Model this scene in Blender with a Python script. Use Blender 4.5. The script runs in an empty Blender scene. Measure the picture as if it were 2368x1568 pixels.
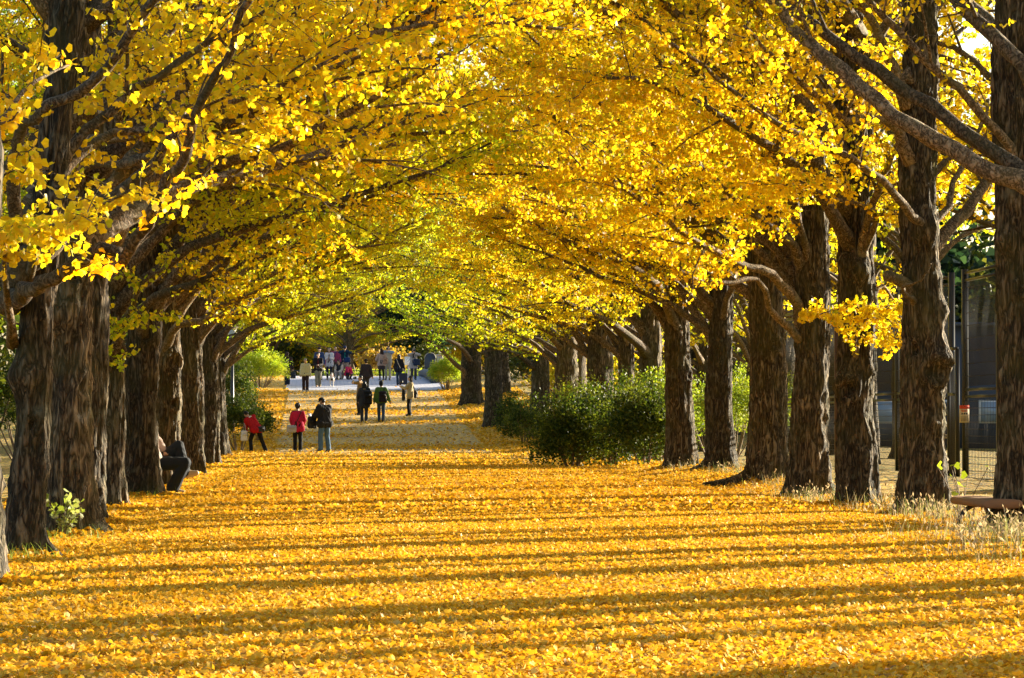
import bpy, math, random
import numpy as np
from mathutils import Vector, Matrix
R = math.radians
SC = bpy.context.scene
COL = SC.collection

# ------------------------------------------------------------------ camera
FD, WD, HD = 7200.0, 2367.0, 1568.0
CAMZ = 1.03
cam_d = bpy.data.cameras.new('camera')
cam = bpy.data.objects.new('camera', cam_d); COL.objects.link(cam)
cam_d.sensor_width = 36.0
cam_d.lens = 36.0 * FD / WD
cam_d.clip_start = 0.5; cam_d.clip_end = 2000
YAW = math.atan(443.5 / FD); PITCH = math.atan(196 / FD)
cam.location = (0, 0, CAMZ)
cam.rotation_euler = (math.pi / 2 + PITCH, 0, -YAW)
SC.camera = cam
CM = cam.rotation_euler.to_matrix()

# ------------------------------------------------------------------ world, sun, exposure
SUN_EL, SUN_AZ = R(13.0), R(56.0)          # azimuth clockwise from +Y
SKY_STRENGTH, SUN_STRENGTH, EXPOSURE = 0.07, 5.0, 2.2
w = bpy.data.worlds.new('World'); SC.world = w; w.use_nodes = True
nt = w.node_tree; bg = nt.nodes['Background']
sky = nt.nodes.new('ShaderNodeTexSky'); sky.sky_type = 'NISHITA'; sky.sun_disc = False
sky.sun_elevation = SUN_EL; sky.sun_rotation = SUN_AZ
sky.air_density = 1.0; sky.dust_density = 2.0; sky.ozone_density = 1.0
nt.links.new(sky.outputs[0], bg.inputs[0]); bg.inputs[1].default_value = SKY_STRENGTH
sd = bpy.data.lights.new('sun', 'SUN'); sun = bpy.data.objects.new('sun', sd); COL.objects.link(sun)
sd.energy = SUN_STRENGTH; sd.angle = R(0.55); sd.color = (1.0, 0.89, 0.68)
SUNV = Vector((math.sin(SUN_AZ) * math.cos(SUN_EL), math.cos(SUN_AZ) * math.cos(SUN_EL), math.sin(SUN_EL)))
sun.rotation_euler = SUNV.to_track_quat('Z', 'Y').to_euler(); sun.location = (60, 60, 40)
SC.view_settings.view_transform = 'Standard'; SC.view_settings.look = 'None'
SC.view_settings.exposure = EXPOSURE; SC.view_settings.gamma = 1.0
cy = SC.cycles
cy.max_bounces = 7; cy.diffuse_bounces = 5; cy.glossy_bounces = 2; cy.transmission_bounces = 5
cy.transparent_max_bounces = 8; cy.volume_bounces = 0
cy.caustics_reflective = False; cy.caustics_refractive = False
cy.use_denoising = True; cy.sample_clamp_indirect = 6.0
try: cy.denoiser = 'OPENIMAGEDENOISE'
except Exception: pass

# ------------------------------------------------------------------ geometry of the place
def sstep(a, b, v):
    t = np.clip((v - a) / (b - a), 0, 1); return t * t * (3 - 2 * t)
_yy = np.linspace(-60, 420, 4801)
_sl = 0.056 * sstep(99, 119, _yy) * (1 - sstep(170, 181, _yy))
_zz = np.cumsum(_sl) * 0.1
def gz(x, y):
    x = np.asarray(x, float); y = np.asarray(y, float)
    z = np.interp(y, _yy, _zz) * (1 - sstep(13, 24, x))
    v = 0.10 * sstep(6.0, 7.2, x) * sstep(40, 50, y)
    return z + v
def gzf(x, y): return float(gz(x, y))
def ray(xd, yd):
    return CM @ Vector(((xd - WD / 2) / FD, (HD / 2 - yd) / FD, -1.0))
def at(xd, yd, Y):
    d = ray(xd, yd); k = Y / d.y
    return Vector((d.x * k, Y, CAMZ + d.z * k))
def on_ground(xd, yd):                       # where the sight line through a point meets the ground
    lo, hi = 8.0, 300.0
    for Y in np.arange(9, 300, 0.25):
        p = at(xd, yd, Y)
        if p.z <= gzf(p.x, p.y):
            return Vector((p.x, p.y, gzf(p.x, p.y)))
    p = at(xd, yd, 179.0); return Vector((p.x, p.y, gzf(p.x, p.y)))

# ------------------------------------------------------------------ object helpers
def tag(o, label=None, cat=None, group=None, kind=None):
    if label: o['label'] = label
    if cat: o['category'] = cat
    if group: o['group'] = group
    if kind: o['kind'] = kind
    return o
def empty(name, loc=(0, 0, 0), rz=0.0):
    o = bpy.data.objects.new(name, None); COL.objects.link(o)
    o.location = loc; o.rotation_euler = (0, 0, rz); o.empty_display_size = 0.2
    return o
def link(name, me, parent=None):
    o = bpy.data.objects.new(name, me); COL.objects.link(o)
    if parent is not None: o.parent = parent
    return o
def np_mesh(name, V, F, mat=None, cols=None, smooth=False, matidx=None):
    """V (n,3); F list of int arrays, each (m,k)"""
    me = bpy.data.meshes.new(name)
    V = np.asarray(V, np.float32)
    me.vertices.add(len(V)); me.vertices.foreach_set('co', V.ravel())
    idx = []; tot = []
    for f in F:
        f = np.asarray(f, np.int32)
        if len(f) == 0: continue
        idx.append(f.ravel()); tot.append(np.full(len(f), f.shape[1], np.int32))
    idx = np.concatenate(idx); tot = np.concatenate(tot)
    st = np.zeros(len(tot), np.int32); st[1:] = np.cumsum(tot)[:-1]
    me.loops.add(len(idx)); me.loops.foreach_set('vertex_index', idx)
    me.polygons.add(len(tot)); me.polygons.foreach_set('loop_start', st)
    try: me.polygons.foreach_set('loop_total', tot)
    except Exception: pass
    if smooth: me.polygons.foreach_set('use_smooth', np.ones(len(tot), bool))
    mats = mat if isinstance(mat, (list, tuple)) else [mat]
    for m in mats:
        if m: me.materials.append(m)
    if matidx is not None: me.polygons.foreach_set('material_index', np.asarray(matidx, np.int32))
    if cols is not None:
        a = me.color_attributes.new('Col', 'FLOAT_COLOR', 'POINT')
        c = np.ones((len(V), 4), np.float32); c[:, :3] = cols
        a.data.foreach_set('color', c.ravel())
    me.update(calc_edges=True); me.validate()
    return me
class MB:
    def __init__(s): s.v = []; s.q = []; s.t = []; s.n = 0
    def add(s, V, Q=None, T=None):
        V = np.asarray(V, float)
        if Q is not None and len(Q): s.q.append(np.asarray(Q) + s.n)
        if T is not None and len(T): s.t.append(np.asarray(T) + s.n)
        s.v.append(V); s.n += len(V)
    def box(s, c, d, rz=0.0, M=None):
        c = np.array(c, float); h = np.array(d, float) / 2
        V = np.array([[x, y, z] for x in (-1, 1) for y in (-1, 1) for z in (-1, 1)], float) * h
        if rz:
            ca, sa = math.cos(rz), math.sin(rz)
            V[:, :2] = V[:, :2] @ np.array([[ca, sa], [-sa, ca]])
        if M is not None: V = V @ np.array(M.to_3x3()).T
        s.add(V + c, [[0, 1, 3, 2], [4, 6, 7, 5], [0, 4, 5, 1], [2, 3, 7, 6], [0, 2, 6, 4], [1, 5, 7, 3]])
    def tube(s, P, r, n=8, cap=True, wob=None):
        P = np.asarray(P, float); m = len(P)
        r = np.full(m, r) if np.isscalar(r) else np.asarray(r, float)
        T = np.gradient(P, axis=0); T /= np.linalg.norm(T, axis=1)[:, None] + 1e-9
        ref = np.array([0, 0, 1.0]) if abs(T[0, 2]) < 0.9 else np.array([1.0, 0, 0])
        A = np.zeros_like(P); u = ref - T[0] * (ref @ T[0]); u /= np.linalg.norm(u); A[0] = u
        for i in range(1, m):
            u = A[i - 1] - T[i] * (A[i - 1] @ T[i]); A[i] = u / (np.linalg.norm(u) + 1e-9)
        B = np.cross(T, A)
        th = np.linspace(0, 2 * math.pi, n, endpoint=False)
        rr = r[:, None] * np.ones(n)[None]
        if wob is not None: rr = rr * (1 + wob)
        V = P[:, None] + (A[:, None] * np.cos(th)[None, :, None] + B[:, None] * np.sin(th)[None, :, None]) * rr[:, :, None]
        i = np.arange(m - 1)[:, None] * n; j = np.arange(n)[None]; k = (j + 1) % n
        Q = np.stack([i + j, i + k, i + n + k, i + n + j], -1).reshape(-1, 4)
        V = V.reshape(-1, 3)
        if cap:
            V = np.vstack([V, P[0], P[-1]]); c0, c1 = m * n, m * n + 1
            jj = np.arange(n); kk = (jj + 1) % n
            T3 = np.vstack([np.stack([np.full(n, c0), kk, jj], -1), np.stack([np.full(n, c1), (m - 1) * n + jj, (m - 1) * n + kk], -1)])
            s.add(V, Q, T3)
        else: s.add(V, Q)
    def ball(s, c, rad, n=12, m=8):
        th = np.linspace(0, 2 * math.pi, n, endpoint=False); ph = np.linspace(0, math.pi, m + 1)[1:-1]
        V = [[math.sin(p) * math.cos(t), math.sin(p) * math.sin(t), math.cos(p)] for p in ph for t in th]
        V = np.array(V + [[0, 0, 1], [0, 0, -1]]) * np.array(rad) + np.array(c)
        k = len(ph); Q = [[i * n + j, (i + 1) * n + j, (i + 1) * n + (j + 1) % n, i * n + (j + 1) % n] for i in range(k - 1) for j in range(n)]
        T = [[k * n, j, (j + 1) % n] for j in range(n)] + [[k * n + 1, (k - 1) * n + (j + 1) % n, (k - 1) * n + j] for j in range(n)]
        s.add(V, Q, T)
    def mesh(s, name, mat, smooth=True):
        F = []
        if s.q: F.append(np.vstack(s.q))
        if s.t: F.append(np.vstack(s.t))
        return np_mesh(name, np.vstack(s.v), F, mat, smooth=smooth)
    def build(s, name, mat, parent=None, smooth=False):
        return link(name, s.mesh(name, mat, smooth), parent)
def resample(P, n):
    P = np.asarray(P, float)
    if len(P) < 3:
        t = np.linspace(0, 1, n)[:, None]; return P[0] * (1 - t) + P[-1] * t
    d = np.r_[0, np.cumsum(np.linalg.norm(np.diff(P, axis=0), axis=1))]; u = np.linspace(0, d[-1], n)
    m = np.gradient(P, d, axis=0)                    # cubic Hermite
    i = np.clip(np.searchsorted(d, u, side='right') - 1, 0, len(P) - 2)
    h = (d[i + 1] - d[i])[:, None]; t = ((u - d[i])[:, None]) / h
    return (2*t**3-3*t**2+1)*P[i] + (t**3-2*t**2+t)*h*m[i] + (-2*t**3+3*t**2)*P[i+1] + (t**3-t**2)*h*m[i+1]

# ------------------------------------------------------------------ materials
def new_mat(name):
    m = bpy.data.materials.new(name); m.use_nodes = True
    n = m.node_tree.nodes; return m, n, m.node_tree.links, n['Principled BSDF']
def simple(name, col, rough=0.7, metal=0.0, noise=0.0, nscale=20.0, bump=0.0, spec=0.3):
    m, n, l, p = new_mat(name)
    p.inputs['Base Color'].default_value = (*col, 1); p.inputs['Roughness'].default_value = rough
    p.inputs['Metallic'].default_value = metal; p.inputs['Specular IOR Level'].default_value = spec
    if noise or bump:
        tc = n.new('ShaderNodeTexCoord'); tx = n.new('ShaderNodeTexNoise'); tx.inputs['Scale'].default_value = nscale
        tx.inputs['Detail'].default_value = 4; l.new(tc.outputs['Object'], tx.inputs['Vector'])
        if noise:
            mx = n.new('ShaderNodeMix'); mx.data_type = 'RGBA'
            mx.inputs[6].default_value = (*[c * (1 - noise) for c in col], 1); mx.inputs[7].default_value = (*[min(1, c * (1 + noise)) for c in col], 1)
            l.new(tx.outputs['Fac'], mx.inputs[0]); l.new(mx.outputs[2], p.inputs['Base Color'])
        if bump:
            b = n.new('ShaderNodeBump'); b.inputs['Strength'].default_value = 1; b.inputs['Distance'].default_value = bump
            l.new(tx.outputs['Fac'], b.inputs['Height']); l.new(b.outputs[0], p.inputs['Normal'])
    return m
def ramp(n, stops):
    r = n.new('ShaderNodeValToRGB'); e = r.color_ramp.elements
    while len(e) < len(stops): e.new(0.5)
    for i, (pos, c) in enumerate(stops): e[i].position = pos; e[i].color = (*c, 1)
    return r
def leaf_mat(name, trans=0.55, rough=0.45, spec=0.35, tcol=(1.0, 0.95, 0.6)):
    m, n, l, p = new_mat(name)
    at_ = n.new('ShaderNodeAttribute'); at_.attribute_name = 'Col'
    oi = n.new('ShaderNodeObjectInfo')
    mu = n.new('ShaderNodeMix'); mu.data_type = 'RGBA'; mu.blend_type = 'MULTIPLY'; mu.inputs[0].default_value = 1
    l.new(at_.outputs['Color'], mu.inputs[6]); l.new(oi.outputs['Color'], mu.inputs[7])
    l.new(mu.outputs[2], p.inputs['Base Color']); p.inputs['Roughness'].default_value = rough
    p.inputs['Specular IOR Level'].default_value = spec
    tr = n.new('ShaderNodeBsdfTranslucent')
    m2 = n.new('ShaderNodeMix'); m2.data_type = 'RGBA'; m2.blend_type = 'MULTIPLY'; m2.inputs[0].default_value = 1
    m2.inputs[7].default_value = (*tcol, 1); l.new(mu.outputs[2], m2.inputs[6]); l.new(m2.outputs[2], tr.inputs['Color'])
    ms = n.new('ShaderNodeMixShader'); ms.inputs[0].default_value = trans
    l.new(p.outputs[0], ms.inputs[1]); l.new(tr.outputs[0], ms.inputs[2])
    l.new(ms.outputs[0], n['Material Output'].inputs['Surface'])
    return m
def bark_mat(name, c_deep, c_mid, c_hi, moss, zs=3.3, xs=19.0, dist=0.03):
    m, n, l, p = new_mat(name)
    tc = n.new('ShaderNodeTexCoord')
    mp = n.new('ShaderNodeMapping'); mp.inputs['Scale'].default_value = (xs, xs, zs); l.new(tc.outputs['Object'], mp.inputs['Vector'])
    n1 = n.new('ShaderNodeTexNoise'); n1.inputs['Scale'].default_value = 1.0; n1.inputs['Detail'].default_value = 3; n1.inputs['Roughness'].default_value = 0.5; n1.inputs['Distortion'].default_value = 0.8
    l.new(mp.outputs[0], n1.inputs['Vector'])
    ab = n.new('ShaderNodeMath'); ab.operation = 'SUBTRACT'; ab.inputs[1].default_value = .5; l.new(n1.outputs['Fac'], ab.inputs[0])
    a2 = n.new('ShaderNodeMath'); a2.operation = 'ABSOLUTE'; l.new(ab.outputs[0], a2.inputs[0])
    nf = n.new('ShaderNodeTexNoise'); nf.inputs['Scale'].default_value = 3.1; nf.inputs['Detail'].default_value = 5; l.new(mp.outputs[0], nf.inputs['Vector'])
    mh = n.new('ShaderNodeMath'); mh.operation = 'MULTIPLY'; mh.inputs[1].default_value = .55; l.new(nf.outputs['Fac'], mh.inputs[0])
    ma = n.new('ShaderNodeMath'); ma.operation = 'MULTIPLY_ADD'; ma.inputs[1].default_value = 3.0; l.new(a2.outputs[0], ma.inputs[0]); l.new(mh.outputs[0], ma.inputs[2])
    rp = ramp(n, [(0.30, c_deep), (0.52, c_mid), (0.90, c_hi)]); l.new(ma.outputs[0], rp.inputs[0])
    n2 = n.new('ShaderNodeTexNoise'); n2.inputs['Scale'].default_value = 2.2; n2.inputs['Detail'].default_value = 5; l.new(tc.outputs['Object'], n2.inputs['Vector'])
    r2 = ramp(n, [(0.45, (0, 0, 0)), (0.68, (1, 1, 1))]); l.new(n2.outputs['Fac'], r2.inputs[0])
    mx = n.new('ShaderNodeMix'); mx.data_type = 'RGBA'; l.new(r2.outputs[0], mx.inputs[0]); l.new(rp.outputs[0], mx.inputs[6])
    mm = n.new('ShaderNodeMix'); mm.data_type = 'RGBA'; mm.inputs[0].default_value = 0.65; mm.inputs[7].default_value = (*moss, 1); l.new(rp.outputs[0], mm.inputs[6])
    l.new(mm.outputs[2], mx.inputs[7]); l.new(mx.outputs[2], p.inputs['Base Color'])
    p.inputs['Roughness'].default_value = 0.85; p.inputs['Specular IOR Level'].default_value = 0.25
    oi = n.new('ShaderNodeObjectInfo'); mr = n.new('ShaderNodeMapRange'); mr.inputs[3].default_value = .62; mr.inputs[4].default_value = 1.25; l.new(oi.outputs['Random'], mr.inputs[0])
    n3 = n.new('ShaderNodeTexNoise'); n3.inputs['Scale'].default_value = 5.0; n3.inputs['Detail'].default_value = 6; l.new(tc.outputs['Object'], n3.inputs['Vector'])
    r3 = ramp(n, [(0.60, (0, 0, 0)), (0.72, (1, 1, 1))]); l.new(n3.outputs['Fac'], r3.inputs[0])
    lk = n.new('ShaderNodeMix'); lk.data_type = 'RGBA'; lk.inputs[7].default_value = (.20, .19, .13, 1); l.new(mx.outputs[2], lk.inputs[6])
    lm = n.new('ShaderNodeMath'); lm.operation = 'MULTIPLY'; lm.inputs[1].default_value = .45; l.new(r3.outputs[0], lm.inputs[0]); l.new(lm.outputs[0], lk.inputs[0])
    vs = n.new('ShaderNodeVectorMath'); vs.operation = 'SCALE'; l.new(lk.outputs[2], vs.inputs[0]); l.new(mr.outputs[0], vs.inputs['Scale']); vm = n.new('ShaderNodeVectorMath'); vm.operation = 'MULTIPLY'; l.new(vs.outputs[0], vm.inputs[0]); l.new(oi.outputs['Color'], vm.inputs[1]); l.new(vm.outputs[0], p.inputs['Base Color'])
    b = n.new('ShaderNodeBump'); b.inputs['Distance'].default_value = dist; b.inputs['Strength'].default_value = 1.0
    l.new(ma.outputs[0], b.inputs['Height']); l.new(b.outputs[0], p.inputs['Normal'])
    return m
M_LEAF = leaf_mat('ginkgo_leaf', trans=.66)
M_LITTER = leaf_mat('fallen_leaf', trans=0.34, rough=0.6, spec=0.18, tcol=(1, 0.9, 0.5))
M_GREEN = leaf_mat('green_leaf', trans=0.45, rough=0.5, spec=0.22, tcol=(1.0, 1.0, 0.4))
M_GRASS = leaf_mat('dry_grass', trans=0.4, rough=0.6, spec=0.2, tcol=(1, 1, 0.9))
M_BARK = bark_mat('ginkgo_bark', (0.015, 0.011, 0.006), (0.082, 0.058, 0.033), (0.26, 0.20, 0.13), (0.066, 0.060, 0.016))
M_LIMB = bark_mat('limb_bark', (0.045, 0.031, 0.019), (0.17, 0.12, 0.075), (0.31, 0.235, 0.16), (0.10, 0.085, 0.03), zs=16.0, xs=22.0, dist=0.014)
M_TWIG = simple('twig_bark', (0.14, 0.09, 0.05), 0.8, noise=0.3, nscale=12)
M_SHRUBWOOD = simple('shrub_stem', (0.17, 0.12, 0.07), 0.8, noise=0.3, nscale=14)
# ================================================================== the setting: ground, path, paving
def sheet(name, x0, x1, y0, y1, nx, ny, dz, mat, extra=None):
    X, Y = np.meshgrid(np.linspace(x0, x1, nx), np.linspace(y0, y1, ny))
    Z = gz(X, Y) + dz
    if extra is not None: Z = Z + extra(X, Y)
    V = np.stack([X, Y, Z], -1).reshape(-1, 3)
    i = np.arange(ny - 1)[:, None] * nx; j = np.arange(nx - 1)[None]
    Q = np.stack([i + j, i + j + 1, i + nx + j + 1, i + nx + j], -1).reshape(-1, 4)
    o = link(name, np_mesh(name, V, [Q], mat, smooth=True)); tag(o, kind='structure'); return o
def ground_mat(name, mode):
    m, n, l, p = new_mat(name)
    geo = n.new('ShaderNodeNewGeometry'); sx = n.new('ShaderNodeSeparateXYZ'); l.new(geo.outputs['Position'], sx.inputs[0])
    def noise(scale, detail=4, dist=0.0):
        t = n.new('ShaderNodeTexNoise'); t.inputs['Scale'].default_value = scale; t.inputs['Detail'].default_value = detail
        t.inputs['Distortion'].default_value = dist; l.new(geo.outputs['Position'], t.inputs['Vector']); return t
    def mix(f, a, b):
        x = n.new('ShaderNodeMix'); x.data_type = 'RGBA'
        if f is not None: l.new(f, x.inputs[0])
        for k, s in ((6, a), (7, b)):
            if isinstance(s, tuple): x.inputs[k].default_value = (*s, 1)
            else: l.new(s, x.inputs[k])
        return x.outputs[2]
    vo = n.new('ShaderNodeTexVoronoi'); vo.inputs['Scale'].default_value = 19.0; vo.inputs['Randomness'].default_value = 1.0
    l.new(geo.outputs['Position'], vo.inputs['Vector'])
    sr = n.new('ShaderNodeSeparateColor'); l.new(vo.outputs['Color'], sr.inputs[0])
    leafc = ramp(n, [(0.0, (0.30, 0.15, 0.025)), (0.3, (0.60, 0.33, 0.03)), (0.65, (0.78, 0.47, 0.04)), (1.0, (0.82, 0.58, 0.16))]); l.new(sr.outputs[0], leafc.inputs[0])
    if mode == 'path':
        big = noise(0.6, 5); fine = noise(40, 3)
        base = mix(big.outputs['Fac'], (0.22, 0.165, 0.115), (0.33, 0.26, 0.185)); base = mix(fine.outputs['Fac'], base, (0.30, 0.24, 0.18))
        cov = n.new('ShaderNodeMapRange'); cov.inputs[1].default_value = 66; cov.inputs[2].default_value = 80; cov.inputs[3].default_value = 0.8; cov.inputs[4].default_value = 0.6
        l.new(sx.outputs[1], cov.inputs[0])
        lt = n.new('ShaderNodeMath'); lt.operation = 'LESS_THAN'; l.new(sr.outputs[1], lt.inputs[0]); l.new(cov.outputs[0], lt.inputs[1])
        l.new(mix(lt.outputs[0], base, leafc.outputs[0]), p.inputs['Base Color'])
    elif mode == 'paving':
        br = n.new('ShaderNodeTexBrick'); br.inputs['Scale'].default_value = 1.0; br.inputs['Brick Width'].default_value = 0.42; br.inputs['Row Height'].default_value = 0.42
        br.inputs['Mortar Size'].default_value = 0.02; br.inputs['Color1'].default_value = (0.44, 0.44, 0.50, 1); br.inputs['Color2'].default_value = (0.50, 0.49, 0.55, 1); br.inputs['Mortar'].default_value = (0.24, 0.24, 0.28, 1)
        l.new(geo.outputs['Position'], br.inputs['Vector'])
        big = noise(0.9, 5); l.new(mix(big.outputs['Fac'], br.outputs['Color'], (0.42, 0.42, 0.47)), p.inputs['Base Color'])
    else:
        big = noise(0.55, 5, 0.5); fine = noise(9, 5)
        soil = mix(fine.outputs['Fac'], (0.09, 0.065, 0.03), (0.20, 0.16, 0.06))
        grass = mix(fine.outputs['Fac'], (0.05, 0.075, 0.015), (0.16, 0.17, 0.04))
        rg = ramp(n, [(0.45, (0, 0, 0)), (0.58, (1, 1, 1))]); l.new(big.outputs['Fac'], rg.inputs[0])
        base = mix(rg.outputs[0], soil, grass)
        # leaves lie thick beside the path and thin out to both sides
        ax = n.new('ShaderNodeMath'); ax.operation = 'SUBTRACT'; ax.inputs[1].default_value = 2.2; l.new(sx.outputs[0], ax.inputs[0])
        ab = n.new('ShaderNodeMath'); ab.operation = 'ABSOLUTE'; l.new(ax.outputs[0], ab.inputs[0])
        cov = n.new('ShaderNodeMapRange'); cov.inputs[1].default_value = 4.2; cov.inputs[2].default_value = 7.5; cov.inputs[3].default_value = 0.95; cov.inputs[4].default_value = 0.3
        l.new(ab.outputs[0], cov.inputs[0])
        lt = n.new('ShaderNodeMath'); lt.operation = 'LESS_THAN'; l.new(sr.outputs[1], lt.inputs[0]); l.new(cov.outputs[0], lt.inputs[1])
        l.new(mix(lt.outputs[0], base, leafc.outputs[0]), p.inputs['Base Color'])
    hb = n.new('ShaderNodeMath'); hb.operation = 'ADD'; fb = noise(30, 4); l.new(fb.outputs['Fac'], hb.inputs[0])
    if mode == 'paving': hb.inputs[1].default_value = 0
    else: l.new(sr.outputs[2], hb.inputs[1])
    b = n.new('ShaderNodeBump'); b.inputs['Distance'].default_value = 0.004 if mode == 'paving' else 0.02; b.inputs['Strength'].default_value = 0.8
    l.new(hb.outputs[0], b.inputs['Height']); l.new(b.outputs[0], p.inputs['Normal'])
    p.inputs['Roughness'].default_value = 0.8; p.inputs['Specular IOR Level'].default_value = 0.25
    return m
M_GROUND = ground_mat('ground', 'ground'); M_PATH = ground_mat('path', 'path'); M_PAVE = ground_mat('paving', 'paving')
sheet("ground", -400, 400, -40, 400, 81, 441, -0.10, M_GROUND)
sheet('ground', -14, 22, -20, 230, 73, 251, 0.0, M_GROUND, lambda X, Y: 0.03 * np.sin(X * 1.9 + Y * .3) * np.sin(Y * .8 + X) * (np.abs(X - 2.2) > 4.6)).name = 'verge'
sheet('path', -1.55, 5.85, -15, 157, 12, 173, 0.034, M_PATH)
sheet('paving', -1.75, 6.4, 157, 200, 12, 44, 0.04, M_PAVE)
sheet('plaza', -16, 19, 183, 197, 8, 15, 0.036, M_PAVE)

# ------------------------------------------------------------------ leaf clouds
rng = np.random.default_rng(7)
def unit(v): return v / (np.linalg.norm(v, axis=-1, keepdims=True) + 1e-9)
def rdir(r, n): return unit(r.normal(size=(n, 3)))
def leaf_geo(P, D, size, r, lite=False, wide=1.15, curl=0.25):
    """fan-shaped leaves: stalk end P, axis D"""
    n = len(P); D = unit(D); W = unit(np.cross(D, rdir(r, n))); N = np.cross(W, D)
    s = size[:, None]; c = (r.uniform(-1, 1, n) * curl)[:, None]
    def pt(a, b, h): return P + s * (a * wide * W + b * D + h * N)
    if lite:
        V = np.stack([P, pt(.55, .72, c * .5), pt(0, 1.0, -c * .4), pt(-.55, .72, c * .5)], 1)
        Q = np.arange(n)[:, None] * 4 + np.array([[0, 1, 2, 3]]); k = 4
    else:
        V = np.stack([P, pt(.56, .55, c), pt(.36, .98, c * .8), pt(0, .88, -c * .35), pt(-.36, .98, c * .8), pt(-.56, .55, c)], 1)
        Q = (np.arange(n)[:, None, None] * 6 + np.array([[[0, 1, 2, 3], [0, 3, 4, 5]]])).reshape(-1, 4); k = 6
    return V.reshape(-1, 3), Q, k
GOLD = np.array([(0.87, 0.69, 0.02), (0.86, 0.72, 0.025), (0.88, 0.64, 0.015), (0.84, 0.73, 0.03), (0.80, 0.57, 0.02)])
def gold(r, n, green=0.0):
    c = GOLD[r.integers(0, len(GOLD), n)] * r.uniform(0.8, 1.1, (n, 1))
    g = (r.random(n) < green)[:, None]
    gc = np.array([0.50, 0.56, 0.02]) * r.uniform(0.7, 1.15, (n, 1))
    return np.clip(np.where(g, gc, c), 0, 0.92)
def leaves_mesh(name, P, D, size, r, cols, mat, lite=False, wide=1.15, curl=0.25):
    V, Q, k = leaf_geo(P, D, size, r, lite, wide, curl)
    return np_mesh(name, V, [Q], mat, cols=np.repeat(cols, k, axis=0))

# fallen leaves: the carpet on the path and what has blown on along it
def carpet():
    r = np.random.default_rng(11); Vs = []; Qs = []; Cs = []; off = 0
    def put(n, x0, x1, y0, y1, size, prob, tilt, lite, xy=None, lift=None):
        nonlocal off
        x = r.uniform(x0, x1, n); y = r.uniform(y0, y1, n)
        if xy is not None: x, y = xy
        k = r.random(n) < prob(x, y); x, y = x[k], y[k]; n = len(x)
        z = gz(x, y) + 0.036 * sstep(-1.9, -1.4, x) * (1 - sstep(5.7, 6.2, x)) + r.uniform(0.0, 0.03, n)
        if lift is not None: z = z + lift
        a = r.uniform(0, 2 * np.pi, n); t = np.abs(r.normal(0, tilt, n))
        D = np.stack([np.cos(a) * np.cos(t), np.sin(a) * np.cos(t), np.sin(t)], -1)
        s = size * r.uniform(.7, 1.2, n); P = np.stack([x, y, z], -1)
        Wv = unit(np.cross(D, np.array([0, 0, 1.0])) + r.normal(0, .28, (n, 3)))
        N = np.cross(Wv, D); c = (r.uniform(-.3, .45, n))[:, None]; s_ = s[:, None]
        def pt(a, b, h): return P + s_ * (a * 1.15 * Wv + b * D + h * N)
        V = np.stack([P, pt(.56, .55, c), pt(.36, .98, c * .8), pt(0, .88, -c * .2), pt(-.36, .98, c * .8), pt(-.56, .55, c)], 1)
        Q = (np.arange(n)[:, None, None] * 6 + np.array([[[0, 1, 2, 3], [0, 3, 4, 5]]])).reshape(-1, 4)
        col = np.array([(0.80, 0.47, 0.03), (0.82, 0.52, 0.05), (0.83, 0.58, 0.16), (0.70, 0.37, 0.025), (0.42, 0.23, 0.05), (0.79, 0.43, 0.02)])[r.choice(6, n, p=[.34, .24, .09, .16, .04, .13])] * r.uniform(.8, 1.05, (n, 1))
        Vs.append(V.reshape(-1, 3)); Qs.append(Q + off); off += n * 6; Cs.append(np.repeat(col, 6, 0))
    wob = lambda x, y: .5 + .5 * np.sin(x * .9 + y * .35) * np.sin(y * .21 - x * .5 + 1)
    def patch(x, y):                                # drifts and thin places
        f = lambda a, b, c: np.sin(x * a + y * b + c + 1.3 * np.sin(x * b * .7 - y * a * .45 + c))
        v = f(1.1, .5, 0) + .8 * f(-2.1, 1.3, 1) + .6 * f(3.7, 2.2, 2) + .5 * f(-5.3, 4.1, 3)
        return .42 + .58 * sstep(-1.3, .2, v)
    edge = lambda x, y: (1 - sstep(6.3, 8.0, x)) * sstep(-4.5, -2.4, x)
    put(600000, -3.2, 8.2, 10.5, 34, .030, lambda x, y: edge(x, y) * patch(x, y), .36, False)
    put(150000, -4.2, 8.4, 34, 70, .05, lambda x, y: edge(x, y) * (.7 + .3 * wob(x, y)), .33, False)
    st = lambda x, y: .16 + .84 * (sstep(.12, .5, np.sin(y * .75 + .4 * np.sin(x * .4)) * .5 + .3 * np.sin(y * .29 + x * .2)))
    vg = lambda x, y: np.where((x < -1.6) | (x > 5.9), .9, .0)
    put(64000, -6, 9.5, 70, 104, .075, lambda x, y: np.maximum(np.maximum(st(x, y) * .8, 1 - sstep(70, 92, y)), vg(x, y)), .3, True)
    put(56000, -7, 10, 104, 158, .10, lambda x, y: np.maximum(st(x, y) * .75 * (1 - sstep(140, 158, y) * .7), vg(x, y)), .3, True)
    put(5000, -8, 11, 158, 186, .11, lambda x, y: np.maximum(.02, vg(x, y) * .5), .3, True)
    for (tx, ty, tr) in TREEPOS:
        n = 1500 if ty < 45 else 700; a = r.uniform(0, 6.28, n); q = tr * r.uniform(1.1, 1.25, n) + np.abs(r.normal(0, .22, n)); P2 = (tx + q * np.cos(a), ty + q * np.sin(a))
        put(n, 0, 1, 0, 1, .042 if ty < 45 else .055, lambda x, y: np.ones(n), .5, False, P2, .07 * np.exp(-(q - tr) / .18))
    o = link('fallen_leaves', np_mesh('fallen_leaves', np.vstack(Vs), [np.vstack(Qs)], M_LITTER, cols=np.vstack(Cs)))
    tag(o, 'carpet of fallen yellow ginkgo leaves strewn over the path', 'fallen leaves', kind='stuff')
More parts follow.
